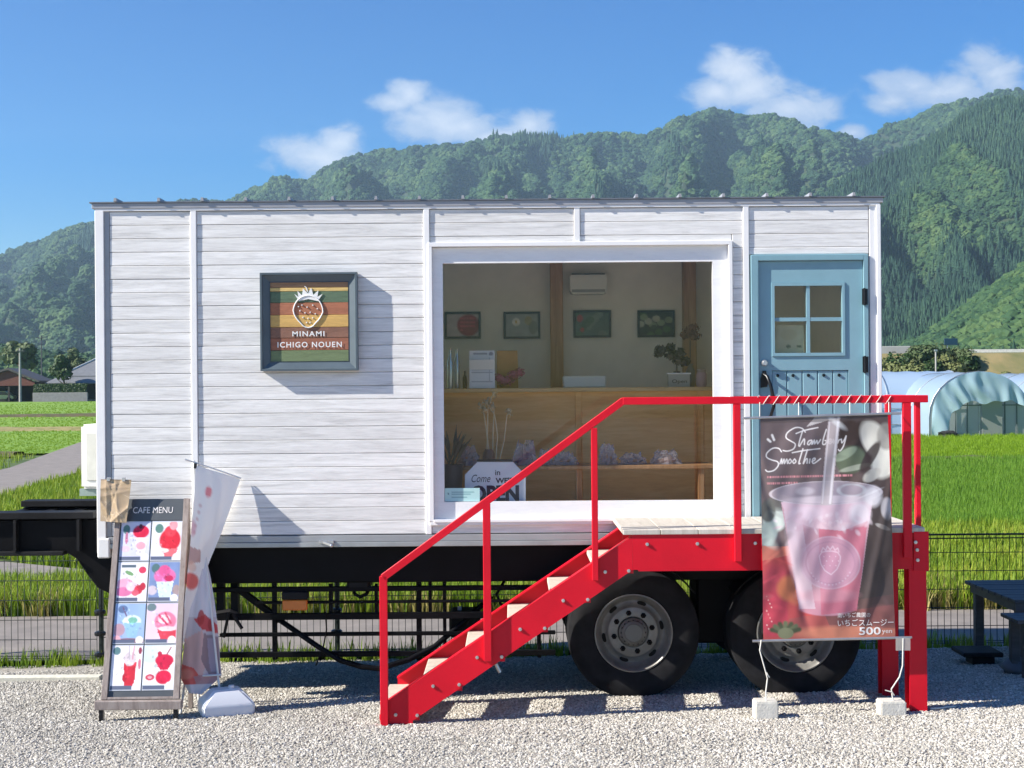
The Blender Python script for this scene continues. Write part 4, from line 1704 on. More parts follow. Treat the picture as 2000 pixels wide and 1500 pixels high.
# hinges, lock, handle
for py in (580, 712, 960):
    z = Z0(py, 1690)
    mb = MB()
    mb.box(lx1 - .012, lx1 + .03, -.029, -.0222, z - .06, z + .06)
    mb.cyl((lx1 + .004, -.032, z - .065), (lx1 + .004, -.032, z + .065), .009, n=8)
    mb.build('hinge', m_iron, door)
mb = MB()
mb.lathe([(.0, -.034), (.017, -.034), (.022, -.026), (.026, -.004), (.026, .0055)], (X0(1493, 709), 0, Z0(709, 1493)), 16, 'Y')
mb.build('lock', m_steelb, door, smooth=.7)
hx, hz0_, hz1_ = X0(1493, 740), Z0(757, 1490), Z0(724, 1490)
mb = MB()
mb.prism([(hx - .03, hz0_), (hx + .02, hz0_ + .005), (hx + .028, hz0_ + .05), (hx + .012, hz1_), (hx - .012, hz1_), (hx - .03, hz1_ - .06)], -.008, .0058)
pp = [(X0(1491, 730), -.005, Z0(730, 1491)), (X0(1496, 735), -.05, Z0(735, 1491)), (X0(1502, 752), -.064, Z0(752, 1491)), (X0(1507, 775), -.064, Z0(775, 1491)),
      (X0(1509, 793), -.055, Z0(793, 1491)), (X0(1504, 812), -.03, Z0(812, 1491)), (X0(1500, 818), .004, Z0(818, 1491))]
mb.tube(pp, [.012, .012, .013, .014, .013, .011, .009], 8)
mb.build('handle', m_iron, door, smooth=.8)
# sheet of paper taped inside the lower left light
cv = Canvas(26, 26, (205, 198, 168))
cv.mottle(.1, 7, 3)
for q in ((.45, .78, .08), (.82, .78, .07)):
    cv.ell(q[0], q[1], q[2], q[2] * .8, (70, 85, 65), .9)
cv.ell(.45, .35, .3, .2, (190, 178, 140), .5)
a, b, e, g = px0 + .008, mx - .02, pz0 + .005, mz - .04
o = cv.mesh('notice_sheet', lambda u, v: (a + (b - a) * u + .02 * (1 - v) * (1 - u), .058 + 0 * u, g - (g - e) * v), mat_print("paper_print"))
tag(o, 'yellowed paper map taped inside the lower left door pane', 'paper sheet')

# chassis ----------------------------------------------------------
zc1, zc0 = zs0 - .012, Z0(1134, 640, .25)
mb = MB()
mb.box(XL + .1, XR - .02, .12, .24, zc0, zc1)
mb.box(XL + .1, XR - .02, DEPTH - .24, DEPTH - .12, zc0, zc1)
ch = mb.build('chassis_beam', m_chas, t, bevel=.01)
mb = MB()
for k in range(9):
    x = XL + .3 + k * .66
    mb.box(x, x + .08, .242, DEPTH - .242, zc0 + .06, zc1 - .01)
mb.box(XL + .1, XR - .02, .25, DEPTH - .25, zc1 - .009, zc1)
mb.build('cross_member', m_chas, ch)
# goose neck on the left
YN = .55
g1 = MB()
poly = [(-60, 1016), (190, 1014), (330, 1060), (330, 1160), (215, 1160), (190, 1148), (170, 1122), (150, 1092), (128, 1078), (-60, 1078)]
pp = [(P(a, b, YN).x, P(a, b, YN).z) for a, b in poly]
g1.prism(pp, YN, YN + .10)
g1.prism(pp, YN + 1.2, YN + 1.3)
gn = g1.build('goose_neck', m_chas, t, bevel=.008)
mb = MB()
for (pa, pb) in ((1000, 1013), (1076, 1084)):
    for yq in (YN - .06, YN + 1.16):
        mb.box(P(-60, pa, YN).x, P(186 if pa < 1050 else 128, pa, YN).x, yq, yq + .2, P(60, pb, YN).z, P(60, pa, YN).z)
mb.build('flange', m_chas2, gn, bevel=.004)
for px in (32, 155):
    x = P(px, 1040, YN).x
    MB().box(x, x + .02, YN - .07, YN - .001, P(60, 1075, YN).z, P(60, 1014, YN).z).build('stiffener', m_chas2, gn)
mb = MB()
for k in range(5):
    x = P(-60 + k * 62, 1040, YN).x
    mb.box(x, x + .07, YN + .1, YN + 1.2, P(60, 1062, YN).z, P(60, 1018, YN).z)
mb.build('cross_tube', m_chas, gn)

# landing legs, side guard, hoses
gr = MB()
YS = .16


def pz(px, py):
    q = P(px, py, YS)
    return (q.x, q.z)


def hbar(mb, px0_, px1_, py, th, y=YS):
    a, b = P(px0_, py, y), P(px1_, py, y)
    mb.box(a.x, b.x, y - .02, y + .02, a.z - th / 2, a.z + th / 2)


def vbar(mb, px, py0_, py1_, th, y=YS):
    a, b = P(px, py0_, y), P(px, py1_, y)
    mb.box(a.x - th / 2, a.x + th / 2, y - .018, y + .022, b.z, a.z)


for (a, b, py, th) in ((412, 1085, 1152, .030), (425, 1085, 1205, .040), (430, 1085, 1240, .022), (430, 1085, 1279, .032), (500, 1085, 1177, .016)):
    mb = MB()
    hbar(mb, a, b, py, th * 1.25)
    mb.build('guard_bar', m_chas, t, bevel=.004)
for (px, a, b, th) in ((536, 1130, 1288, .036), (646, 1140, 1207, .030), (735, 1140, 1207, .024), (818, 1130, 1290, .040), (840, 1130, 1207, .026), (868, 1130, 1262, .026), (1052, 1130, 1284, .03)):
    mb = MB()
    vbar(mb, px, a, b, th, YS + .03)
    mb.build('guard_post', m_chas, t, bevel=.004)
mb = MB()
for px in (428, 456):
    mb.box(X0(px - 8, 1150, YS), X0(px + 6, 1150, YS), YS + .05, YS + .13, Z0(1210, px, YS), Z0(1118, px, YS))
mb.tube([P(402, 1215, YS), P(425, 1198, YS), P(450, 1194, YS), P(470, 1205, YS)], .022, 7)
mb.tube([P(447, 1196, YS - .03), P(437, 1245, YS - .03)], .012, 6)
mb.tube([P(455, 1200, YS - .04), P(473, 1228, YS - .04)], .014, 6)
mb.build('landing_leg', m_chas2, t)
mb = MB()
mb.beam(P(466, 1150, YS + .06), P(548, 1212, YS + .06), .05, .05)
mb.build('leg_brace', m_chas, t, bevel=.006)
mb = MB()
q = P(578, 1170, YS)
mb.box(q.x - .10, q.x + .10, YS - .06, YS + .02, Z0(1169, 578, YS), Z0(1154, 578, YS))
lamp = mb.build('lamp_housing', m_chas2, t, bevel=.006)
MB().box(q.x - .095, q.x + .095, YS - .065, YS + .0, Z0(1190, 578, YS), Z0(1169.5, 578, YS)).build('amber_lens', m_orange, lamp, bevel=.008)
mb = MB()
mb.tube([P(545, 1210, YS + .02), P(620, 1262, .1), P(665, 1290, .05), P(705, 1302, .05), P(742, 1306, .05), P(800, 1288, .1), P(850, 1262, .15), P(905, 1215, .2), P(960, 1165, .3)], .022, 8)
mb.build('hose', m_chas, t, smooth=9)
mb = MB()
mb.tube([P(636, 1195, .1), P(638, 1230, .1), P(632, 1262, .1), P(617, 1300, .1)], .006, 5)
mb.tube([P(690, 1148, .25), P(693, 1160, .2), P(703, 1166, .2), P(716, 1160, .2), P(722, 1148, .25)], .014, 6)
mb.tube([P(985, 1135, .3), P(970, 1160, .25), P(978, 1180, .25), P(1005, 1190, .3)], .012, 6)
mb.build('cable', m_chas, t)
mb = MB()
q = P(702, 1140, .22)
mb.box(q.x - .09, q.x + .09, .14, .34, Z0(1150, 702, .22), Z0(1127, 702, .22))
q = P(905, 1220, .4)
mb.box(q.x - .11, q.x + .13, .35, .7, Z0(1244, 905, .4), Z0(1196, 905, .4))
mb.build('air_tank', m_chas2, t, bevel=.02)
mb = MB()
mb.box(X0(885), X0(893), .5, .52, Z0(1236), Z0(1204))
mb.build('reflector', m_white_pl, t)


# wheels -----------------------------------------------------------
def wheel(cx, y0, cz, r=.503, w=.24, detail=True):
    prof = [(.29, .03), (.305, .012), (.34, .004), (.40, .0), (.45, .006), (.478, .022), (.493, .03), (.4985, .04), (r, .05)]
    for k in range(4):
        a = .05 + (w - .10) * (k + .5) / 4
        prof += [(r, a - .006), (r - .012, a - .005), (r - .012, a + .005), (r, a + .006)]
    prof += [(r, w - .05), (.4985, w - .04), (.478, w - .022), (.45, w - .006), (.40, w), (.34, w - .004), (.29, w - .03)]
    mb = MB()
    mb.lathe(prof, (cx, y0, cz), 56, 'Y')
    wh = mb.build('wheel', m_tyre, t, smooth=.5)
    rp = [(.288, .030), (.297, .016), (.297, .008), (.288, .006), (.281, .014), (.272, .028), (.262, .060), (.250, .085), (.236, .096), (.215, .092),
          (.198, .076), (.190, .066), (.183, .063), (.120, .063), (.112, .07)]
    mb = MB()
    mb.lathe(rp, (cx, y0, cz), 48, 'Y')
    mb.lathe([(.296, .03), (.28, .1), (.27, w - .03)], (cx, y0, cz), 32, 'Y')
    mb.build('rim', m_rim, wh, smooth=.6)
    if detail:
        hb_ = MB()
        hb_.lathe([(.112, .075), (.108, .045), (.092, .035), (.088, .02), (.070, .012), (.066, .006), (.0, .004)], (cx, y0, cz), 28, 'Y')
        hb_.build('hub', M("hub_grey", (.17, .17, .16), .5, .4), wh, smooth=.5)
        hk = MB()
        for k in range(16):
            an = 2 * math.pi * k / 16
            hk.lathe([(.0, -.006), (.007, -.006), (.008, .0)], (cx + .09 * math.cos(an), y0 + .036, cz + .09 * math.sin(an)), 6, 'Y')
        hk.build('hub_bolt', m_chas, wh)
        for k in range(8):
            an = 2 * math.pi * (k + .28) / 8
            c = (cx + .148 * math.cos(an), y0 + .062, cz + .148 * math.sin(an))
            MB().lathe([(.0, -.032), (.012, -.030), (.014, -.012), (.021, -.010), (.022, .0)], c, 6, 'Y').build('wheel_nut', m_chas, wh)
        for k in range(6):
            an = 2 * math.pi * (k + .2) / 6
            c = Vector((cx + .223 * math.cos(an), y0 + .0885, cz + .223 * math.sin(an)))
            ta, ra = Vector((-math.sin(an), 0, math.cos(an))), Vector((math.cos(an), 0, math.sin(an)))
            pts = [c + ta * .036 * math.cos(q * math.pi / 6) + ra * .017 * math.sin(q * math.pi / 6) for q in range(12)]
            MB().extr(pts, (0, .012, 0)).build('hole_shade_disc', m_hole_shade, wh)  # solid black discs stand in for the dark inside the holes
    return wh


WC1 = P(1238, 1241, 0)
WC2 = P(1555, 1241, 0)
for c in (WC1, WC2):
    wheel(c.x, .0, c.z + .015)
    wheel(c.x, .28, c.z + .015, detail=False)
    wheel(c.x, 1.82, c.z - .02, detail=False)
    wheel(c.x, 2.1, c.z - .02, detail=False)
    mb = MB()
    mb.cyl((c.x, .1, c.z), (c.x, 2.2, c.z), .07, n=10)
    mb.box(c.x - .52, c.x + .52, .62, .72, c.z + .08, c.z + .16)
    mb.box(c.x - .42, c.x + .42, .62, .72, c.z + .17, c.z + .23)
    mb.box(c.x - .08, c.x + .08, .58, .76, c.z - .1, c.z + .26)
    mb.build('axle', m_chas2, t)
    mb = MB()
    pts = []
    for k in range(13):
        an = math.radians(35 + 110 * k / 12)
        pts.append((c.x + .56 * math.cos(an), c.z + .545 * math.sin(an)))
    vs, n = [], len(pts)
    outer = [(c.x + (a - c.x) * 1.02, c.z + (b - c.z) * 1.02) for a, b in pts]
    mb.prism(pts + outer[::-1], .0, .55)
    mb.build('mudguard', m_chas, t)
mb = MB()
q = P(1395, 1210, .5)
mb.box(q.x - .16, q.x + .16, .35, .8, Z0(1250, 1395, .5), Z0(1120, 1395, .5))
mb.build('suspension_bracket', m_chas, t, bevel=.02)

# outdoor unit of the air conditioner on the left end wall
ax0, ax1 = P(157, 830, 1.0).x, XL - .06
az1, az0 = P(170, 829, 1.0).z, P(170, 962, 1.0).z
t = thing('outdoor_unit', 'cream air conditioner outdoor unit on the left end of the trailer', 'air conditioner', ((ax0 + ax1) / 2, 1.3, az0))
mb = MB()
mb.box(ax0, ax1 - .02, 1.0, 1.72, az0 + .03, az1)
mb.build('casing', m_white_pl, t, bevel=.02, seg=2)
mb = MB()
mb.box(ax0 + .05, ax1 - .05, .992, .999, az0 + .1, az1 - .07)
mb.build('side_panel', M("unit_panel", (.60, .60, .53), .5), t, bevel=.003)
for k in range(6):
    MB().box(ax0 - .012, ax0 - .001, 1.08, 1.64, az0 + .1 + k * .07, az0 + .12 + k * .07).build('grille_bar', m_white_pl, t)
mb = MB()
mb.box(ax0 - .02, ax1 + .055, 1.03, 1.08, az0 - .03, az0 + .028)
mb.box(ax0 - .02, ax1 + .055, 1.62, 1.67, az0 - .03, az0 + .028)
mb.build('bracket', M("bracket_green_grey", (.30, .38, .33), .5), t)


# ================================================================== WALL SIGN
m_fr = M("sign_frame_slate", (.085, .115, .135), .45, var=.1)
ya, yb = -.070, -.004
sx0, sx1, sz0, sz1 = P(508, 628, ya).x, P(698, 628, ya).x, P(603, 724, ya).z, P(603, 532, ya).z
t = thing('wall_sign', 'square framed shop sign of coloured planks with a white strawberry emblem', 'sign', ((sx0 + sx1) / 2, -.04, sz0))
fw = .072
ins = [(sx0, sz0, sx0 + fw, sz0 + fw), (sx1, sz0, sx1 - fw, sz0 + fw), (sx1, sz1, sx1 - fw, sz1 - fw), (sx0, sz1, sx0 + fw, sz1 - fw)]
for k in range(4):
    a, b = ins[k], ins[(k + 1) % 4]
    mb = MB()
    lip = .014

    def q_(p, s, y):
        return (p[0] + (p[2] - p[0]) * s, y, p[1] + (p[3] - p[1]) * s)
    sec = [(0, yb), (0, ya), (.2, ya), (.28, ya + .012), (.9, ya + .034), (1.0, ya + .030), (1.0, yb)]
    n = len(sec)
    mb.add([q_(a, s, y) for s, y in sec] + [q_(b, s, y) for s, y in sec],
           [(i, (i + 1) % n, (i + 1) % n + n, i + n) for i in range(n)] + [tuple(range(n)), tuple(range(2 * n - 1, n - 1, -1))])
    mb.build('frame_side', m_fr, t)
pc = [((.30, .17, .09), 549, 562), ((.62, .44, .16), 562, 569), ((.10, .155, .09), 569, 591), ((.36, .135, .07), 591, 615), ((.58, .36, .11), 615, 639),
      ((.235, .115, .075), 639, 660), ((.30, .115, .065), 660, 684), ((.15, .20, .095), 684, 712)]
ix0, ix1 = sx0 + fw * .9, sx1 - fw * .9
for k, (c, y0, y1) in enumerate(pc):
    za, zb_ = P(603, y1, -.03).z, P(603, y0 if k else 543, -.03).z
    m_ = wood_mat("sign_plank_%d" % k, tuple(v * .75 for v in c), c, tuple(min(1, v * 1.2) for v in c), (3, 1, 22), .6, .0, .5)
    MB().box(ix0, ix1, -.034 + R.uniform(-.002, .002), -.006, za + .001, zb_ - .001).build('plank', m_, t, bevel=.002)
m_emb = M("emblem_white", (.80, .80, .78), .6, var=.02)


def sgn(px, py):
    return P(px, py, -.040)


mb = MB()
outl = []
for k in range(29):
    a = 2 * math.pi * k / 28
    rx = 29 * (1 - .28 * max(0, -math.cos(a)) ** 1.5 * 1.0)
    x = 602 + rx * math.sin(a)
    y = 606 - 32 * math.cos(a) + (3 if math.cos(a) > 0 else 0)
    outl.append(sgn(x, y + (2 if math.cos(a) < -.9 else 0)))
mb.tube(outl, .0052, 6, cap=False)
mb.build('emblem_outline', m_emb, t, smooth=9)
mb = MB()
crown_ = [(575, 574), (583, 580), (581, 568), (590, 577), (592, 563), (601, 573), (608, 562), (612, 576), (622, 567), (620, 580), (630, 574), (621, 588), (602, 584), (584, 588)]
mb.extr([sgn(x, y) for x, y in crown_], (0, .004, 0))
mb.tube([sgn(601, 570), sgn(599, 562), sgn(595, 559)], .004, 5)
mb.build('emblem_crown', m_emb, t)
for (x, y) in ((590, 596), (600, 600), (611, 596), (620, 603), (586, 607), (596, 611), (606, 610), (616, 613), (592, 620), (602, 622), (611, 621), (599, 630), (606, 630), (583, 599)):
    c = sgn(x, y)
    MB().lathe([(.0, -.003), (.005, -.002), (.006, .005)], c, 6, 'Y').build('emblem_seed', m_emb, t)
for (s, px0_, py0_, w_, h_) in (("MINAMI", 571, 657, 63, 10), ("ICHIGO NOUEN", 542, 679, 126, 11)):
    mb = MB()
    o_ = sgn(px0_, py0_)
    text_on(mb, s, lambda x, y: (o_.x + x, -.0385, o_.z + y), .05, fit=(w_ * .00385, h_ * .00385), bold=.0009, space=1.2)
    lt = mb.build('lettering', m_emb, t, fix=False)

# ================================================================== INSIDE THE SHOP
YC = 1.05
cz = P(1130, 757, YC).z
xa, xb = P(846, 757, YC).x, P(1440, 757, YC).x
t = thing('shop_counter', 'long plywood service counter behind the shop window', 'counter', ((xa + xb) / 2, 1.3, ZB + .08))
MB().box(xa - .3, xb + .1, YC - .05, YC + .55, cz - .035, cz).build('counter_top', wood_mat("counter_top_wood", (.36, .22, .10), (.50, .33, .16), (.60, .42, .22), (1, 9, 9), .35, .02), t, bevel=.004)
zc = (ZB + .08 + cz) / 2
xp = [xa - .3, P(1130, 850, YC).x, P(1368, 850, YC).x, xb + .1]
for k in range(3):
    MB().box(xp[k] + .002, xp[k + 1] - .002, YC, YC + .02, ZB + .082, cz - .0355).build('front_panel', m_counter, t)
for x in xp[1:3]:
    MB().box(x - .025, x + .025, YC - .012, YC - .001, ZB + .082, cz - .036).build('batten', m_counter, t, bevel=.002)
# low display bench before the counter
bz = P(1130, 907, .55).z
t = thing('display_bench', 'low wooden display bench under the cellophane bags', 'bench', (0, .55, ZB + .08))
MB().box(P(872, 907, .5).x, P(1392, 907, .5).x, .36, .76, bz - .03, bz).build('bench_top', m_pillar, t, bevel=.004)
for px in (890, 1131, 1369):
    for y in (.40, .70):
        x = P(px, 950, y).x
        MB().box(x - .022, x + .022, y - .02, y + .02, ZB + .082, bz - .0305).build('leg', m_pillar, t)
# posts of the room
for (px, lab) in ((1087, 'square cedar pillar rising from the counter near the window middle'), (1346, 'square cedar pillar rising behind the dried flowers')):
    x = P(px, 600, 2.12).x
    tag(MB().box(x - .058, x + .058, 2.06, 2.18, ZB + .082, 3.578).build('pillar', m_pillar, bevel=.006), lab, 'pillar', 'pillars inside the shop')
# pictures on the back wall
YB = DEPTH - .105


def art(kind):
    c = Canvas(34, 24, (190, 186, 180))
    if kind == 0:
        c.a[:] = srgb(205, 190, 190)
        c.ell(.68, .5, .36, .48, (150, 28, 38))
        for k in range(16):
            c.ell(.45 + .1 * (k % 5), .2 + .17 * (k // 5), .05, .06, (215, 90, 95), .8)
    elif kind == 1:
        c.a[:] = srgb(165, 170, 165)
        c.ell(.32, .35, .12, .18, (225, 222, 210))
        c.ell(.32, .35, .04, .06, (190, 160, 60))
        c.ell(.7, .3, .12, .2, (165, 150, 70), .7)
        c.ell(.85, .6, .14, .3, (110, 120, 90), .6)
    elif kind == 2:
        c.a[:] = srgb(95, 115, 105)
        for k in range(14):
            c.ell((k * .37) % 1, (k * .61) % 1, .13, .15, [(70, 100, 75), (130, 145, 130), (95, 120, 110)][k % 3], .8)
        c.ell(.13, .25, .09, .16, (170, 70, 70))
        c.ell(.2, .75, .06, .1, (180, 90, 85))
    else:
        c.a[:] = srgb(45, 50, 40)
        for k in range(15):
            c.ell((k * .31 + .1) % 1, (k * .47 + .1) % 1, .12, .14, [(70, 105, 45), (150, 165, 125), (40, 55, 35), (205, 205, 185)][k % 4], .85)
    c.mottle(.15, 8, kind + 2)
    return c


for k, (a, b, e, g, lab) in enumerate(((869, 939, 609, 662, 'framed photo of red strawberries, first on the shop back wall'), (984, 1055, 609, 662, 'framed pale photo of a white blossom, left of the middle pillar'),
                                       (1120, 1193, 606, 660, 'framed grey green field photo below the indoor air conditioner'), (1245, 1317, 606, 659, 'framed dark leaf photo beside the dried flowers'))):
    q0, q1 = P(a, g, YB), P(b, e, YB)
    t = thing('framed_picture', lab, 'picture', ((q0.x + q1.x) / 2, YB, q0.z), 'pictures on the shop back wall')
    mb = MB()
    w_ = .02
    mb.box(q0.x, q1.x, YB - .03, YB - .002, q1.z - w_, q1.z)
    mb.box(q0.x, q1.x, YB - .03, YB - .002, q0.z, q0.z + w_)
    mb.box(q0.x, q0.x + w_, YB - .03, YB - .002, q0.z + w_, q1.z - w_)
    mb.box(q1.x - w_, q1.x, YB - .03, YB - .002, q0.z + w_, q1.z - w_)
    mb.build('frame', m_iron, t)
    art(k).mesh('photo', lambda u, v: (q0.x + w_ + (q1.x - q0.x - 2 * w_) * u, YB - .012 + 0 * u, q1.z - w_ - (q1.z - q0.z - 2 * w_) * v), mat_print("photo_print"), t)
# indoor air conditioner
q0, q1 = P(1113, 574, 2.1), P(1186, 536, 2.1)
t = thing('indoor_unit', 'white indoor air conditioner high on the shop back wall', 'air conditioner', ((q0.x + q1.x) / 2, 2.2, q0.z))
MB().prism([(q0.x, q0.z + .02), (q0.x, q1.z), (q1.x, q1.z), (q1.x, q0.z + .02), (q1.x - .02, q0.z), (q0.x + .02, q0.z)], 2.1, YB - .003).build('casing', m_white_pl, t, bevel=.012, seg=2)
MB().box(q0.x + .02, q1.x - .02, 2.096, 2.0995, q0.z + .015, q0.z + .04).build('louvre', M("louvre_grey", (.35, .35, .33), .5), t)
MB().box(q0.x + .02, q1.x - .02, 2.12, 2.24, q1.z + .0005, q1.z + .012).build('intake_grille', m_iron, t)
# things on the counter
m_bot = M("steel_bottle", (.62, .66, .66), .22, .6)
for (px, lab) in ((880, 'slim pale bottle on the counter, nearest the window edge'), (893, 'slim pale bottle on the counter beside the white menu sheet')):
    x = P(px, 750, 1.25).x
    mb = MB()
    mb.lathe([(0, 0), (.024, 0), (.026, .01), (.026, .22), (.02, .25), (.012, .285), (.012, .33), (.014, .335), (.0, .34)], (x, 1.25, cz), 14)
    tag(mb.build('bottle', m_bot, smooth=.6), lab, 'bottle', 'bottles on the counter')
x = P(908, 750, 1.2).x
tag(MB().lathe([(0, 0), (.018, 0), (.018, .09), (.008, .12), (.008, .15), (0, .15)], (x, 1.2, cz), 10).build('bottle', m_iron, smooth=.6), 'small dark bottle on the counter left of the menu sheet', 'bottle')
cv = Canvas(30, 42, (225, 228, 235))
for k in range(9):
    cv.rect(.1, .18 + .08 * k, .9, .195 + .08 * k, (165, 170, 185))
for k in range(3):
    cv.rect(.28 + .25 * k, .18, .30 + .25 * k, .85, (180, 184, 196))
cv.rect(.15, .07, .7, .11, (150, 155, 175))
cv.ell(.85, .09, .09, .05, (140, 145, 165))
q0, q1 = P(917, 753, 1.06), P(966, 684, 1.06)
t = thing('menu_sheet', 'white printed menu sheet standing on the counter', 'menu', ((q0.x + q1.x) / 2, 1.1, cz))
cv.mesh('sheet', lambda u, v: (q0.x + (q1.x - q0.x) * u, 1.06 + .06 * (1 - v), q1.z - (q1.z - cz - .002) * v), mat_print("paper_print"), t)
MB().extr([(q0.x, 1.125, cz + .001), (q1.x, 1.125, cz + .001), (q1.x, 1.07, cz + .24), (q0.x, 1.07, cz + .24)], (0, .006, 0)).build('stand', m_trim, t)
q0, q1 = P(970, 745, 1.35), P(1012, 685, 1.35)
mb = MB()
mb.prism([(q0.x, cz), (q1.x, cz), (q1.x - .005, q1.z), (q0.x + .004, q1.z)], 1.3, 1.36)
tag(mb.build('paper_bag', M("kraft_paper", (.50, .28, .10), .8, bump=.3, bscale=12), bevel=.004), 'brown kraft paper bag behind the pink flowers', 'bag')


def petals(mb, c, rad, n, s, rr, sq=.8):
    c = Vector(c)
    for _ in range(n):
        d = Vector((rr.gauss(0, 1), rr.gauss(0, 1), rr.gauss(0, 1))).normalized()
        q = c + Vector((d.x, d.y, d.z * sq)) * rad * rr.uniform(.3, 1)
        a = d.cross(Vector((rr.uniform(-1, 1), rr.uniform(-1, 1), .4))).normalized() * s * rr.uniform(.6, 1.2)
        b = d.cross(a).normalized() * s * .6
        mb.add([q - a, q - b, q + a, q + b], [(0, 1, 2, 3)])


rr = random.Random(9)
c0 = P(985, 745, 1.2)
t = thing('pink_flowers', 'bunch of pink dried flowers lying on the counter', 'flowers', (c0.x, 1.2, cz))
mb = MB()
for (px, py, r_) in ((982, 742, .06), (1003, 732, .06), (1016, 727, .05), (973, 738, .05), (993, 744, .06)):
    q = P(px, py, 1.2)
    petals(mb, (q.x, 1.2, max(q.z, cz + .035)), r_, 120, .014, rr)
mb.build('blossom', M("pink_petal", (.48, .13, .24), .7, transl=.2), t, fix=False)
mb = MB()
for k in range(7):
    mb.tube([(c0.x - .03, 1.2, cz + .008), (c0.x + rr.uniform(-.08, .14), 1.2 + rr.uniform(-.03, .03), cz + rr.uniform(.05, .1))], .003, 4)
mb.build('stem', m_bark, t)
q0, q1 = P(1100, 752, 1.4), P(1183, 734, 1.4)
tag(MB().box(q0.x, q1.x, 1.35, 1.52, cz + .001, q1.z).build('white_box', m_white_pl, bevel=.008), 'long white box on the counter right of the middle pillar', 'box')
# dark leaf ornament on a white stand with small sign
q0, q1 = P(1303, 750, 1.15), P(1349, 728, 1.15)
t = thing('open_plaque', 'little white plaque reading open under the dark leaf ornament', 'sign', ((q0.x + q1.x) / 2, 1.15, cz))
MB().box(q0.x, q1.x, 1.12, 1.22, q1.z - .012, q1.z).build('top', m_trim, t, bevel=.002)
MB().box(q0.x + .01, q1.x - .01, 1.13, 1.21, cz + .001, q1.z - .0125).build('block', M("plaque_grey", (.42, .40, .36), .7), t)
mb = MB()
text_on(mb, "Open", lambda x, y: (q0.x + .04 + x, 1.128, cz + .022 + y), .05, fit=(.125, .04))
mb.build('lettering', m_iron, t, fix=False)
b0 = P(1322, 728, 1.17)
t = thing('leaf_ornament', 'black leafy ornament on a thin stem on the counter', 'ornament', (b0.x, 1.17, q1.z))
mb = MB()
mb.lathe([(0, 0), (.03, 0), (.03, .012), (.006, .016), (.006, .10)], (b0.x, 1.17, q1.z + .0005), 12)
mb.build('stand', m_iron, t)
mb = MB()
for (px, py, r_) in ((1292, 684, .06), (1310, 694, .06), (1328, 690, .065), (1338, 706, .05), (1312, 678, .05), (1286, 690, .04), (1325, 704, .05)):
    q = P(px, py, 1.17)
    petals(mb, q, r_, 26, .036, rr)
mb.build('leaves', M("black_leaf", (.02, .018, .028), .5), t, fix=False)
b0 = P(1348, 660, 1.5)
t = thing('dried_hydrangea', 'rust brown dried hydrangea head in a vase by the right pillar', 'flowers', (b0.x, 1.5, cz))
mb = MB()
for (px, py, r_) in ((1346, 648, .07), (1355, 640, .06), (1338, 655, .05), (1358, 655, .06)):
    petals(mb, P(px, py, 1.5), r_, 110, .016, rr)
mb.build('blossom', M("rust_petal", (.26, .115, .055), .8), t, fix=False)
MB().lathe([(0, 0), (.035, 0), (.045, .06), (.04, .14), (.02, .18), (.024, .2)], (b0.x, 1.5, cz), 14).build('vase', M("grey_vase", (.16, .16, .16), .4), t, smooth=.8)
MB().tube([(b0.x, 1.5, cz + .1), (b0.x, 1.5, P(1348, 665, 1.5).z)], .005, 5).build('stem', m_bark, t)
q = P(1370, 748, 1.1)
t = thing('candy_jar', 'small lidded jar of pink sweets at the right end of the counter', 'jar', (q.x, 1.1, cz))
MB().lathe([(0, 0), (.04, 0), (.045, .02), (.045, .1), (.035, .12)], (q.x, 1.1, cz + .0005), 16).build('glass', mat_film("jar_film", (.62, .42, .45), .75, .1), t, smooth=.7)
MB().lathe([(.036, .12), (.038, .12), (.038, .145), (0, .147)], (q.x, 1.1, cz), 16).build('lid', M("jar_lid", (.30, .22, .2), .5), t, smooth=.7)

# goods on the bench
m_cello = mat_film("cellophane", (.70, .68, .78), .38, .08)
m_goods = M("dried_fruit", (.42, .20, .12), .7, scale=30, col2=(.30, .20, .12))
for (a, b, e, g, lab) in ((1000, 1050, 866, 912, 'cellophane gift bag nearest to the open sign'), (1078, 1128, 884, 916, 'flat cellophane bag beside the inclined red rail'), (1050, 1080, 880, 904, 'small reddish cellophane bag between two larger bags'),
                          (1168, 1206, 868, 912, 'upright cellophane gift bag right of the red rail post'), (1210, 1262, 884, 906, 'low cellophane bag in the middle of the bench'), (1270, 1328, 880, 904, 'low cellophane bag at the right end of the bench'),
                          (893, 935, 872, 905, 'cellophane bag behind the potted plant')):
    y = .5
    q0, q1 = P(a, g, y), P(b, e, y)
    cx_, w_, h_ = (q0.x + q1.x) / 2, (q1.x - q0.x) / 2, max(.06, q1.z - bz)
    t = thing('gift_bag', lab, 'bag', (cx_, y, bz), 'cellophane bags on the bench')
    mb = MB()
    mb.ball((cx_, y, bz + h_ * .30 + .001), w_ * .7, .06, h_ * .28, 10, 6, .2)
    mb.build('contents', m_goods, t)
    mb = MB()

    def f(u, v):
        an = 2 * math.pi * u
        k = 1.05 - .5 * v + .42 * noise.noise(Vector((3 * math.cos(an), 3 * math.sin(an) + a, v * 3.1))) + .25 * noise.noise(Vector((7 * math.cos(an), 7 * math.sin(an) + a, v * 7)))
        v = v * (1 + .35 * noise.noise(Vector((2 * math.cos(an), a, 2 * math.sin(an))))) if v > .3 else v
        return (cx_ + w_ * k * math.cos(an), y + .07 * k * math.sin(an), bz + .002 + h_ * v)
    mb.grid(f, 22, 8)
    mb.build('wrapper', m_cello, t, fix=False)
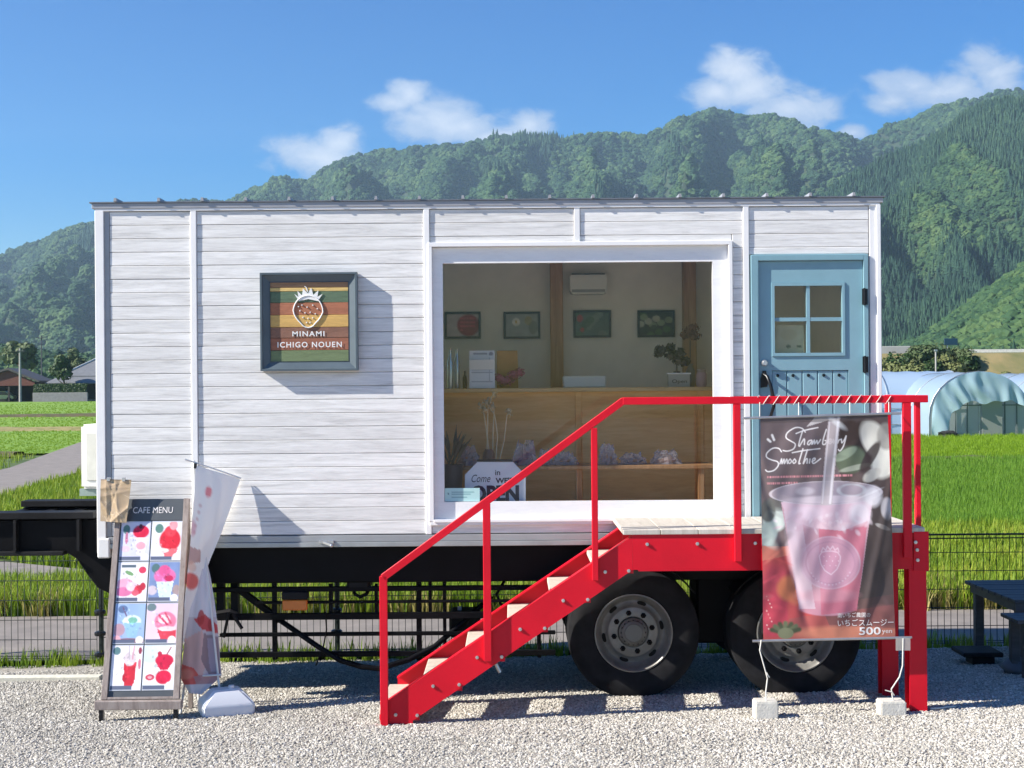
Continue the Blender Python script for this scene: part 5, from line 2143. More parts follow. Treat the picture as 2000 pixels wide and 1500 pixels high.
# pampas stalks and potted plant
m_pamp = M("pampas_straw", (.62, .50, .32), .9)
b0 = P(955, 905, .45)
t = thing('dried_pampas', 'tall beige dried grass stalks behind the window', 'dried flowers', (b0.x, .45, bz))
mb = MB()
for (pts) in (((950, 905), (952, 850), (953, 800), (960, 775), (968, 766)), ((968, 905), (972, 850), (966, 810), (945, 780), (936, 800)), ((958, 905), (950, 840), (944, 800), (955, 775)),
              ((974, 905), (985, 860), (990, 812), (998, 800)), ((962, 905), (963, 845), (965, 800), (963, 785))):
    mb.tube([P(x, y, .45 + .02 * (i % 2)) for i, (x, y) in enumerate(pts)], [.005, .005, .005, .006, .004][:len(pts)], 5)
mb.build('stalk', m_pamp, t)
mb = MB()
for (px, py) in ((965, 770), (940, 792), (953, 785), (994, 806), (962, 795), (947, 800)):
    petals(mb, P(px, py, .45), .035, 40, .012, rr, 1.3)
mb.build('plume', m_pamp, t, fix=False)
MB().lathe([(0, 0), (.04, 0), (.05, .05), (.045, .1), (.03, .13)], (b0.x, .45, bz + .0005), 14).build('vase', M("brown_vase", (.18, .10, .06), .4), t, smooth=.8)
b0 = P(882, 925, .3)
t = thing('potted_plant', 'dark leaved potted plant at the left window corner', 'plant', (b0.x, .3, ZB + .08))
zp = P(882, 905, .3).z
MB().lathe([(0, 0), (.07, 0), (.09, zp - ZB - .1), (.098, zp - ZB - .09), (.085, zp - ZB - .1), (0, zp - ZB - .12)], (b0.x, .3, ZB + .081), 18).build('pot', M("pot_slate", (.045, .06, .075), .5), t, smooth=.7)
mb = MB()
for k in range(13):
    a = rr.uniform(-1.2, 1.2)
    h_ = rr.uniform(.18, .36)
    base = Vector((b0.x + rr.uniform(-.03, .03), .3 + rr.uniform(-.04, .04), zp - .03))
    tip = base + Vector((math.sin(a) * h_ * .6, rr.uniform(-.05, .05), h_ * math.cos(a * .6)))
    mid = (base + tip) / 2 + Vector((0, 0, .03))
    sd = Vector((math.cos(a), .2, -math.sin(a) * .5)).normalized() * .016
    mb.add([base, mid - sd, tip, mid + sd], [(0, 1, 2, 3)])
mb.build('leaf', M("plant_dark_leaf", (.045, .055, .025), .5, transl=.2), t, fix=False)
# open sign
m_sgn = M("sign_white", (.62, .66, .74), .5, var=.02)
m_navy = M("sign_lettering_navy", (.010, .018, .045), .5)
Yo = .16


def op(px, py):
    q = P(px, py, Yo)
    return (q.x, q.z)


b0 = P(967, 985, Yo)
t = thing('open_sign', 'white eight-sided welcome sign saying open behind the window', 'sign', (b0.x, Yo, ZB + .08))
MB().prism([op(908, 1000), op(908, 927), op(933, 902), op(1002, 902), op(1027, 928), op(1027, 1000)], Yo, Yo + .012).build('board', m_sgn, t, bevel=.002)
MB().box(op(932, 900)[0], op(1001, 900)[0], Yo - .004, Yo + .016, op(960, 901.7)[1], op(960, 897)[1]).build('top_clip', m_iron, t)
mb = MB()
zf = Yo + .012
MB().box(op(925, 1000)[0], op(1010, 1000)[0], Yo + .03, Yo + .05, ZB + .081, op(960, 960)[1]).build('easel', m_iron, t)
for (s, x0, y0, w_, h_, kw) in (("Come", 921, 942, 37, 15, dict(shear=.35)), ("in", 967, 928, 10, 10, dict(bold=.001)), ("WE'RE", 968, 944, 44, 11, dict(bold=.003)), ("OPEN", 920, 981, 94, 33, dict(bold=.005))):
    a = P(x0, y0, Yo - .0015)
    text_on(mb, s, lambda x, y: (a.x + x, Yo - .0015, a.z + y), .1, fit=(w_ * (Yo + CD) / F, h_ * (Yo + CD) / F), **kw)
mb.build('lettering', m_navy, t, fix=False)
# note stuck inside the pane
cv = Canvas(30, 14, (178, 216, 214))
for k in range(3):
    cv.rect(.2, .25 + .2 * k, .85 - .1 * k, .31 + .2 * k, (120, 165, 170))
cv.ell(.1, .4, .03, .08, (80, 120, 125))
q0, q1 = P(869, 979.5, .036), P(937, 953, .036)
tag(cv.mesh('paper_note', lambda u, v: (q0.x + (q1.x - q0.x) * u, .0365 + 0 * u, q1.z - (q1.z - q0.z) * v), mat_print("paper_print")), 'small pale teal note in the lower left window corner', 'note')

# ================================================================== RED STAIRCASE
m_red = M("red_paint", (.66, .004, .020), .45, var=.10, scale=2.2, spec=.3, bump=.12, bscale=55)
m_step = M("beige_step_plate", (.56, .49, .40), .75, scale=14, var=.12, bump=.2)
m_deck = wood_mat("deck_board_wood", (.42, .38, .32), (.52, .48, .41), (.60, .56, .49), (14, 1.5, 1), .7, .05)
YN, YF = -.95, -.10
t = thing('red_staircase', 'red painted steel staircase and landing with handrail in front of the door', 'staircase', (P(1280, 1400, YN).x, -.5, gzf(1, -.6)))
ST = t


def nz(px, py, y=YN):
    q = P(px, py, y)
    return Vector((q.x, 0, q.z))


A = nz(757, 1369)
Bm = nz(1235, 1047)
Cb = nz(1240, 1110)
Cb.z += (Cb.z - nz(806, 1408).z) / (Cb.x - nz(806, 1408).x) * (Bm.x - Cb.x)
Cb.x = Bm.x
Db = nz(806, 1408)
gzl = gzf(A.x, YN) - .02
stl = [(A.x, gzl), (nz(807, 1408).x, gzl), (Db.x, Db.z), (Cb.x, Cb.z), (Bm.x, Bm.z), (A.x, A.z)]
LX1 = nz(1798, 1100).x
zl1, zl0 = Bm.z + .012, Cb.z - .001


def stringer(y0, dirn):
    mb = MB()
    y1 = y0 + dirn * .008
    mb.prism(stl[1:5] + [stl[5], stl[0]], min(y0, y1), max(y0, y1))
    sdir = (Bm - A).normalized()
    up = Vector((-sdir.z, 0, sdir.x))
    for (a, b, s) in ((A, Bm, -1), (Db, Cb, 1)):
        a, b = a + up * (.0045 * s), b + up * (.0045 * s)
        yc = y0 + dirn * .044
        mb.beam(Vector((a.x, yc, a.z)), Vector((b.x, yc, b.z)), .072, .009, up)
    return mb.build('stringer', m_red, ST)


stringer(YN, 1)
stringer(YF, -1)
for (y0, s) in ((YN, 1), (YF, -1)):
    mb = MB()
    x0 = Bm.x + .001
    ya_, yb_ = sorted((y0, y0 + s * .008))
    mb.prism([(x0, zl1 - .012), (x0, zl0 + .001), (LX1, zl0 + .001), (LX1, zl1 - .012)], ya_, yb_)
    ya_, yb_ = sorted((y0 + s * .0, y0 + s * .075))
    mb.box(x0, LX1, ya_, yb_, zl1 - .0119, zl1 - .003)
    mb.box(x0 + .04, LX1, ya_, yb_, zl0 - .009, zl0 + .0005)
    mb.build('landing_beam', m_red, t)
MB().box(LX1 - .008, LX1, YN + .08, YF - .08, zl0, zl1 - .012).build('end_beam', m_red, t)
for k in range(4):
    x = Bm.x + .25 + k * .5
    MB().box(x, x + .04, YN + .08, YF - .08, zl0 + .02, zl1 - .014).build('joist', m_red, t)
for k in range(6):
    xn, zt_ = -.935 + .2965 * k, .066 + .2 * k
    mb = MB()
    mb.box(xn, xn + .285, YN + .009, YF - .009, zt_ - .035, zt_)
    st = mb.build('tread', m_step, t, bevel=.004)
    mb = MB()
    mb.box(xn + .004, xn + .28, YN + .0085, YN + .0145, zt_ - .075, zt_ - .036)
    mb.box(xn + .004, xn + .28, YF - .0145, YF - .0085, zt_ - .075, zt_ - .036)
    mb.build('tread_angle', m_red, st)
dx0 = nz(1222, 1045).x - .02
nb = 8
for k in range(nb):
    a = dx0 + (LX1 + .03 - dx0) * k / nb
    b = dx0 + (LX1 + .03 - dx0) * (k + 1) / nb
    MB().box(a + .002, b - .002, YN - .012, YF + .065, zl1 - .0025, zl1 + .032 + R.uniform(-.001, .001)).build('deck_board', m_deck, t, bevel=.003)

# legs of the landing
for (y0, y1) in ((YN + .001, YN + .125), (YF - .14, YF - .016)):
    x0, x1 = nz(1776, 1200).x, nz(1810, 1200).x
    mb = MB()
    zg_ = gzf(x0, y0) - .05
    mb.box(x0, x1, y0, y0 + .009, zg_, zl0 - .01)
    mb.box(x0, x1, y1 - .009, y1, zg_, zl0 - .01)
    mb.box((x0 + x1) / 2 - .004, (x0 + x1) / 2 + .004, y0 + .0095, y1 - .0095, zg_, zl0 - .01)
    mb.build('support_leg', m_red, t)
mb = MB()
mb.box(nz(1784, 1070).x, nz(1813, 1070).x, YN - .014, YN - .001, zl0 - .02, zl1 + .004)
mb.box(LX1 + .002, LX1 + .012, YN - .012, YN + .25, zl0 - .02, zl1 + .004 - .035)
mb.build('corner_plate', m_red, t)

# handrail
PT = .036
yr = YN - .002 - PT


def rpost(px0_, px1_, ptop, pbot, y0=YN - .002 - PT, y1=YN - .002, zt=None, zb=None):
    a = P((px0_ + px1_) / 2, (ptop + pbot) / 2, y0)
    hw = (px1_ - px0_) / 2 * (y0 + CD) / F
    z1 = P((px0_ + px1_) / 2, ptop, y0).z if zt is None else zt
    z0 = P((px0_ + px1_) / 2, pbot, y0).z if zb is None else zb
    return MB().box(a.x - hw, a.x + hw, y0, y1, z0, z1).build('rail_post', m_red, t, bevel=.003)


RZ1, RZ0 = P(1500, 774, yr).z, P(1500, 788.5, yr).z
ra, rb = P(751, 1126, yr), P(1219, 782, yr)
pst0 = rpost(742, 757, 1126, 1416, zb=gzf(-.9, -1) - .02)
rpost(944, 959, 984, 1292)
rpost(1156, 1168, 836, 1134)
rpost(1434, 1448, 787, 1097, zt=RZ0)
rpost(1765, 1781, 787, 1090, zt=RZ0)
mb = MB()
mb.beam(Vector((ra.x - .012, yr + PT / 2, ra.z - .01)), Vector((rb.x, yr + PT / 2, rb.z)), PT, .05)
mb.build('inclined_rail', m_red, t, bevel=.003)
xe = P(1813, 780, yr).x
MB().box(rb.x - .008, xe, yr - .002, yr + PT + .002, RZ0, RZ1).build('top_rail', m_red, t, bevel=.003)
MB().box(xe - .06, xe - .0225, yr + PT + .0025, YF + .01, RZ0, RZ1).build('end_rail', m_red, t, bevel=.003)
MB().box(xe - .022, xe + .014, -.76, -.715, zl0 - .02, RZ0 + .02).build('rail_post', m_red, t, bevel=.003)
MB().box(xe - .06, xe - .0225, YF - .035, YF + .005, zl1 + .033, RZ0 - .0005).build('rail_post', m_red, t, bevel=.003)
# bolts
for (px, py) in ((773, 1396), (846, 1340), (815, 1397), (897, 1337), (980, 1283), (932, 1284), (1016, 1229), (1064, 1227), (1100, 1173), (1148, 1171), (1182, 1117), (1228, 1115), (1264, 1063), (1362, 1062), (1475, 1061),
                 (1788, 1059), (1791, 1074), (1792, 1094)):
    y = YN if px < 1780 else YN - .0145
    c = P(px, py, y)
    MB().lathe([(.0, -.016), (.007, -.016), (.0072, -.010), (.0125, -.0095), (.013, -.0002)], (c.x, y, c.z), 6, 'Y').build('bolt', m_steelb, t)
mb = MB()
mb.tube([P(969, 1297, -.8), P(977, 1313, -.8)], .014, 8)
mb.build('bolt_end', m_steelb, t)

# ================================================================== HANGING BANNER
YBN = -1.045
tl, tr_, br, bl_ = P(1485, 814, YBN), P(1734, 808, YBN), P(1749, 1249, YBN), P(1491, 1253, YBN)


def bmap(u, v, off=0.0):
    u, v = np.asarray(u, dtype=float), np.asarray(v, dtype=float)
    r = [(tl[k] * (1 - u) + tr_[k] * u) * (1 - v) + (bl_[k] * (1 - u) + br[k] * u) * v for k in range(3)]
    edge = np.clip(np.minimum(v, 1 - v) * 9, 0, 1)
    wv = .006 * np.sin(9 * u + 11 * v) * np.sin(5 * v + 1) + .004 * np.sin(17 * u - 13 * v + 1.3) + .0022 * np.sin(37 * u + 23 * v)
    wv = wv + .010 * np.exp(-((u - .1 - .5 * (v - .45)) / .035) ** 2) - .009 * np.exp(-((u - .93 + .4 * (v - .5)) / .03) ** 2)
    return r[0], r[1] + wv * edge - off, r[2]


cv = Canvas(250, 430, (112, 96, 98))
q = lambda x, y: ((x - 78 - (y - 100) * .022) / 757, (y - 100) / 1300)
cv.poly([(.55, 0), (1, 0), (1, .62), (.7, .62)], (88, 72, 70))
cv.poly([(.66, .5), (1, .36), (1, 1), (.6, 1)], (82, 70, 68), .9)
for (cx_, cy_, rx, ry, col, al, rot) in ((.80, .12, .11, .10, (52, 36, 36), .9, .3), (.70, .08, .08, .06, (70, 52, 48), .9, 0), (.90, .12, .10, .10, (200, 198, 188), 1, -.5), (.97, .20, .10, .09, (222, 220, 208), 1, .4),
                                         (.86, .27, .08, .025, (205, 200, 188), .9, -.5), (.98, .10, .07, .06, (150, 146, 138), .8, 0), (.70, .20, .12, .06, (96, 108, 84), .95, -.4), (.66, .175, .10, .02, (150, 165, 140), .8, -.5),
                                         (.74, .235, .13, .012, (180, 185, 165), .7, -.2), (.85, .19, .04, .08, (60, 44, 42), .9, .6), (.10, .46, .09, .055, (196, 206, 200), 1, .6), (.05, .52, .07, .06, (176, 192, 184), 1, .2),
                                         (.05, .42, .06, .05, (88, 90, 86), .9, 0), (.12, .39, .08, .03, (120, 120, 114), .7, .3), (.97, .42, .05, .05, (205, 200, 205), .7, 0), (.93, .50, .06, .01, (190, 185, 180), .7, .4),
                                         (.93, .60, .08, .16, (70, 60, 60), .7, .2)):
    cv.ell(cx_, cy_, rx, ry, col, al, .25, rot)
cv.poly([(0, .60), (.25, .57), (.30, .70), (.45, .86), (.55, 1), (0, 1)], (196, 70, 72))
cv.poly([(0, .575), (.22, .58), (.2, .62), (0, .64)], (206, 120, 96), .9)
rk = np.random.RandomState(12)
cv.ell(.10, .76, .12, .10, (208, 66, 86), .9, .4)
cv.ell(.07, .88, .12, .10, (206, 58, 82), .95)
cv.ell(.20, .765, .09, .055, (232, 132, 76), .9, .4)
cv.ell(.26, .80, .07, .04, (225, 120, 78), .7, .5)
cv.poly([(.2, .90), (1, .845), (1, 1), (.1, 1)], (176, 88, 84), .75)
cv.ell(.62, .965, .4, .03, (228, 140, 104), .75, .6)
cv.poly([(.44, .84), (1, .80), (1, .95), (.5, .93)], (112, 78, 76), .55)
for k in range(7):
    a = -1.2 + .4 * k
    cv.line([(.17, .965), (.17 + .11 * math.sin(a), .965 - .045 * math.cos(a))], .012, (112, 122, 88) if k % 2 else (84, 92, 66))
cv.ell(.17, .965, .06, .025, (130, 134, 100))
for k in range(10):
    cv.ell(.03 + .012 * (k % 4), .80 + .016 * k, .006, .004, (245, 200, 190), .9)
# script lettering
scr = [[(345, 195), (325, 172), (285, 168), (240, 195), (232, 225), (260, 245), (285, 262), (275, 290), (240, 302), (215, 298)],
       [(330, 185), (315, 230), (305, 270), (312, 275)], [(290, 202), (340, 185), (420, 170)], [(312, 272), (332, 240), (340, 236), (338, 266)],
       [(382, 242), (365, 246), (357, 262), (366, 268), (385, 246), (382, 266)], [(388, 264), (398, 242), (400, 264), (414, 244), (418, 264), (436, 240)],
       [(470, 182), (456, 225), (448, 264), (462, 268), (472, 250), (462, 246)], [(476, 258), (494, 252), (498, 240), (487, 240), (482, 258), (492, 266), (506, 252)],
       [(510, 240), (512, 264), (520, 246), (530, 244)], [(534, 240), (536, 264), (544, 246), (556, 242)], [(560, 240), (562, 262), (578, 242), (588, 222), (572, 280), (552, 308), (542, 300)],
       [(205, 305), (190, 286), (155, 284), (120, 310), (118, 335), (150, 352), (182, 362), (186, 385), (160, 412), (125, 418), (112, 408)],
       [(196, 374), (206, 346), (208, 374), (220, 348), (222, 374), (236, 348), (240, 374)], [(256, 348), (245, 362), (252, 374), (264, 362), (256, 348)], [(282, 348), (271, 362), (278, 374), (290, 362), (282, 348)],
       [(330, 290), (316, 335), (306, 374), (314, 374)], [(268, 312), (340, 300), (432, 292)], [(356, 296), (342, 340), (332, 376), (348, 350), (356, 350), (354, 374)],
       [(372, 350), (368, 374)], [(384, 366), (402, 356), (402, 346), (390, 350), (386, 368), (398, 376), (436, 350)]]


def smooth_(pts, k=6):
    out = []
    n = len(pts)
    for i in range(n - 1):
        p0, p1, p2, p3 = pts[max(0, i - 1)], pts[i], pts[i + 1], pts[min(n - 1, i + 2)]
        for j in range(k):
            s = j / k
            out.append(tuple(.5 * (2 * p1[c] + (p2[c] - p0[c]) * s + (2 * p0[c] - 5 * p1[c] + 4 * p2[c] - p3[c]) * s * s + (3 * p1[c] - p0[c] - 3 * p2[c] + p3[c]) * s ** 3) for c in (0, 1)))
    out.append(pts[-1])
    return out


for s in scr:
    cv.line([q(*p) for p in (smooth_(s, 3) if len(s) > 2 else s)], .0031, (240, 234, 232), .95)
cv.line([q(125, 232), q(140, 245)], .006, (240, 235, 232))
cv.line([q(150, 208), q(162, 236)], .006, (240, 235, 232))
rs = np.random.RandomState(3)
for row, x1_ in ((452, 620), (488, 300)):
    x = 120
    while x < x1_:
        w_ = rs.randint(5, 11)
        cv.rect(*q(x, row - 7), *q(x + w_, row + 5), (236, 150, 158), .55 + .4 * rs.rand())
        x += w_ + rs.randint(2, 5)
# cup
cv.poly([(.15, .38), (.86, .38), (.715, .86), (.28, .86)], (206, 158, 172))
cv.ell(.497, .855, .218, .035, (206, 140, 158))
cv.poly([(.44, .48), (.82, .46), (.715, .87), (.44, .885)], (214, 106, 130), .8)
cv.poly([(.17, .42), (.30, .42), (.40, .86), (.29, .86)], (222, 200, 212), .7)
cv.poly([(.15, .38), (.86, .38), (.83, .47), (.62, .515), (.4, .50), (.2, .46)], (222, 190, 204), .9)
cv.ell(.35, .43, .12, .03, (232, 208, 222), .8, .6)
cv.ell(.76, .44, .08, .05, (240, 228, 236), .85, .5)
cv.ell(.55, .49, .2, .015, (238, 206, 214), .7, .6)
cv.ell(.24, .60, .05, .14, (232, 214, 224), .55, .6, -.12)
cv.ell(.52, .655, .225, .115, (200, 160, 184), .7, .12)
cv.ell(.52, .655, .225, .115, (216, 186, 204), .6, ring=.04)
cv.ell(.52, .655, .185, .092, (184, 134, 160), .5, ring=.05)
bs = [(.44, .625), (.46, .608), (.50, .604), (.54, .604), (.58, .61), (.60, .628), (.595, .655), (.57, .685), (.525, .708), (.48, .69), (.45, .66)]
cv.poly(bs, (206, 146, 172), .6)
cv.line(bs + bs[:1], .0032, (226, 196, 212), .8)
cv.line([(.455, .606), (.47, .588), (.49, .600), (.505, .582), (.525, .598), (.545, .582), (.56, .600), (.582, .590), (.59, .608)], .003, (226, 196, 212), .8)
for k in range(9):
    cv.ell(.475 + .045 * (k % 3) + .02 * (k // 3 % 2), .628 + .020 * (k // 3), .005, .0035, (228, 200, 214), .7)
for k in range(14):
    a_ = math.pi * (.15 + .7 * k / 13)
    cv.ell(.52 + .165 * math.cos(a_), .655 + .098 * math.sin(a_), .007, .004, (214, 186, 204), .7)
cv.ell(.497, .80, .22, .03, (226, 160, 176), .5, .5)
cv.ell(.5, .345, .43, .052, (180, 164, 174), .82, .08)
cv.ell(.5, .335, .36, .036, (160, 146, 160), .75, .12)
cv.ell(.5, .345, .43, .052, (226, 214, 222), .7, ring=.035)
cv.ell(.70, .335, .10, .026, (188, 188, 196), .8, ring=.22)
cv.ell(.34, .335, .07, .018, (206, 196, 206), .6, .5)
cv.ell(.55, .375, .33, .018, (226, 210, 220), .7, .5)
cv.ell(.86, .365, .07, .045, (240, 234, 238), .85, .5)
cv.poly([(.535, 0), (.63, 0), (.545, .40), (.455, .40)], (202, 188, 190), .75)
cv.line([(.615, 0), (.53, .39)], .006, (238, 230, 232), .9)
cv.line([(.548, 0), (.47, .39)], .004, (226, 216, 220), .8)
cv.poly([(.36, .05), (.44, 0), (.60, 0), (.55, .02)], (222, 214, 212), .75)
cv.rect(0, 0, 1, .028, (86, 74, 74), .55)
for k in range(46):                              # small bubbles, froth and glints of the printed photo
    u_, v_ = .5 + rk.normal(0, .17), .44 + abs(rk.normal(0, .05))
    cv.ell(u_, v_, rk.uniform(.01, .035), rk.uniform(.004, .012), [(240, 222, 230), (214, 176, 192), (232, 206, 218)][k % 3], .55, .8, rk.uniform(0, 3))
for k in range(60):
    u_, v_ = rk.rand(), rk.rand()
    if not (.16 < u_ < .84 and v_ > .36) and not (u_ < .5 and v_ < .3):
        b_ = cv.a[int(v_ * 429), int(u_ * 249)] * rk.choice([.7, 1.3, 1.5])
        cv.ell(u_, v_, rk.uniform(.02, .09), rk.uniform(.004, .02), tuple(255 * np.clip(b_, 0, 1) ** .4545), .5, .9, rk.uniform(-1, 1))
cv.a = cv.a * .88 + cv.a.mean(axis=2, keepdims=True) * .12
cv.mottle(.07, 10, 4)
cv.mottle(.06, 30, 5)
t = thing('smoothie_banner', 'hanging banner with a pink strawberry smoothie cup and white script lettering', 'banner', ((tl.x + tr_.x) / 2, YBN, bl_.z))
BN = t
cloth = cv.mesh('cloth', bmap, mat_print("banner_print", .3, .15), t)
for (pa, pb, m_) in ((P(1452, 817, YBN), P(1760, 807, YBN), m_grey), (P(1470, 1252, YBN), P(1781, 1245, YBN), m_white_pl)):
    MB().tube([pa, pb], .009, 8).build('rod', M("rod_aluminium", (.45, .45, .46), .35, .7), t, smooth=.8)
# Japanese line and price
for (s, u0, v0, uw, vh, bd) in (("南いちご農園の", .565, .899, .25, .021, .0), ("いちごスムージー", .565, .937, .425, .030, .0), ("500", .725, .977, .165, .034, .02), ("yen", .90, .977, .075, .020, .0)):
    mb = MB()
    vs, fs = text_geo(s, 1.0, bold=bd)
    if vs:
        X0_, X1_ = min(v[0] for v in vs), max(v[0] for v in vs)
        Y0_, Y1_ = min(v[1] for v in vs), max(v[1] for v in vs)
        pts = []
        for v in vs:
            a = bmap(u0 + uw * (v[0] - X0_) / (X1_ - X0_), v0 - vh * (v[1] - Y0_) / (Y1_ - Y0_), .0022)
            pts.append((float(a[0]), float(a[1]), float(a[2])))
        mb.add(pts, fs)
        mb.build('lettering', M("print_white", (.78, .74, .72), .5, var=.01), cloth, fix=False)
# cord round the rail and ties
m_cord = M("white_cord", (.66, .64, .58), .9)
pts = []
xa_, xb_ = P(1478, 780, yr).x, P(1738, 780, yr).x
N_ = 13
rc = (RZ0 + RZ1) / 2
yc = yr + PT / 2
for k in range(N_ * 8 + 1):
    an = 2 * math.pi * k / 8 + .6
    x = xa_ + (xb_ - xa_) * k / (N_ * 8)
    sq = 1 / max(abs(math.cos(an)), abs(math.sin(an)))
    pts.append((x + .012 * math.sin(an), yc - (PT / 2 + .006) * math.cos(an) * min(sq, 1.3), rc + ((RZ1 - RZ0) / 2 + .006) * math.sin(an) * min(sq, 1.3)))
mb = MB()
mb.tube(pts, .0028, 5)
for (px, a, b) in ((1484, 786, 816), (1736, 785, 808), (1560, 786, 812), (1660, 786, 810)):
    mb.tube([P(px, a, yr - .003), P(px, b, YBN)], .003, 5)
mb.build('cord', m_cord, t)
for pl in (((1487, 1250), (1484, 1270), (1490, 1292), (1499, 1325), (1496, 1350), (1497, 1374)), ((1764, 1247), (1763, 1300), (1757, 1322), (1741, 1346), (1743, 1360), (1746, 1374))):
    mb = MB()
    mb.tube([P(x, y, YBN - .01) for x, y in pl], .0048, 6)
    e_ = pl[-2] if pl[0][0] > 1600 else pl[3]
    mb.tube([P(e_[0] - 14 if pl[0][0] > 1600 else e_[0] - 2, e_[1] - 12, YBN - .01), P(e_[0], e_[1] - 8, YBN - .015), P(e_[0] + 4, e_[1] - 2, YBN - .01)], .004, 5)
    mb.build('tie_cord', m_cord, t)
mb = MB()
a, b = P(1749, 1270, YBN), P(1777, 1246, YBN)
mb.box(a.x, b.x, YBN - .012, YBN - .0095, a.z, b.z)
mb.build('clear_tag', mat_film("clear_tag_film", (.72, .70, .66), .55), t)
m_blk = M("concrete_block", (.60, .58, .52), .9, scale=24, bump=.4, bscale=80, var=.12)
for (a, b, e, g, lab) in ((1476, 1521, 1371, 1401, 'small concrete weight tied under the left banner corner'), (1721, 1771, 1371, 1399, 'small concrete weight tied under the right banner corner')):
    q0, q1 = P(a, g, -1.10), P(b, e, -1.10)
    zg_ = gzf(q0.x, -1.05) - .012
    o = MB().box(q0.x, q1.x, -1.10, -.96, zg_, q1.z).build('concrete_block', m_blk, bevel=.008, seg=2)
    tag(o, lab, 'block', 'concrete weights under the banner')
# pale cord lying on the gravel by the right leg
pts = [P(x, y, Y) for x, y, Y in ((1817, 1387, -.92), (1835, 1387, -.91), (1850, 1384, -.87), (1866, 1383, -.86))]
pts = [Vector((p.x, p.y, gzf(p.x, p.y) + .014)) for p in pts]
tag(MB().tube(pts, .007, 6).build('loose_cord', m_cord), 'short pale cord lying on the gravel by the right stair leg', 'cord')

# ================================================================== MENU BOARD
bl0, br0, tl0, tr0 = P(199, 1367, -.50), P(351, 1365, -.50), P(229, 975, -.12), P(371, 974, -.12)
nrm = (br0 - bl0).cross(tl0 - bl0).normalized()
if nrm.y > 0:
    nrm = -nrm


def mm(u, v, off=0.0):
    u, v = np.asarray(u, dtype=float), np.asarray(v, dtype=float)
    return tuple((bl0[k] * (1 - u) + br0[k] * u) * (1 - v) + (tl0[k] * (1 - u) + tr0[k] * u) * v + nrm[k] * off for k in range(3))


def mv(u, v, off=0.0):
    return Vector([float(c) for c in mm(u, v, off)])


def mslab(mb, u0, u1, v0, v1, o0, o1):
    c = [mv(u0, v0, o1), mv(u1, v0, o1), mv(u1, v1, o1), mv(u0, v1, o1)]
    mb.extr(c, nrm * (o0 - o1))
    return mb


m_oldwood = wood_mat("weathered_wood", (.17, .135, .12), (.255, .21, .19), (.33, .285, .26), (9, 9, 2), .8, .05, .5)
m_panel = M("menu_panel_dark", (.075, .085, .095), .5, var=.06)
t = thing('menu_board', 'leaning wooden cafe menu board with eight dessert pictures', 'menu board', ((bl0.x + br0.x) / 2, -.45, gzf(-2.9, -.5)))
mslab(MB(), -.0, .075, 0, 1, -.012, .022).build('stile', m_oldwood, t, bevel=.002)
mslab(MB(), .925, 1.0, 0, 1, -.012, .022).build('stile', m_oldwood, t, bevel=.002)
mslab(MB(), .0755, .9245, 0, .012, -.012, .02).build('bottom_rail', m_oldwood, t, bevel=.002)
mslab(MB(), .0755, .9245, .0125, 1, -.010, .004).build('panel', m_panel, t)
mslab(MB(), .0755, .9245, .888, .998, .0045, .010).build('header', m_panel, t, bevel=.001)
mb = MB()
text_on(mb, "CAFE MENU", lambda x, y: mv(.235 + x, .925 + y * 1.0, .0125), 1, fit=(.545, .032), bold=.0, space=1.0)
mb.build('lettering', M("print_white", (.78, .74, .72), .5), t, fix=False)


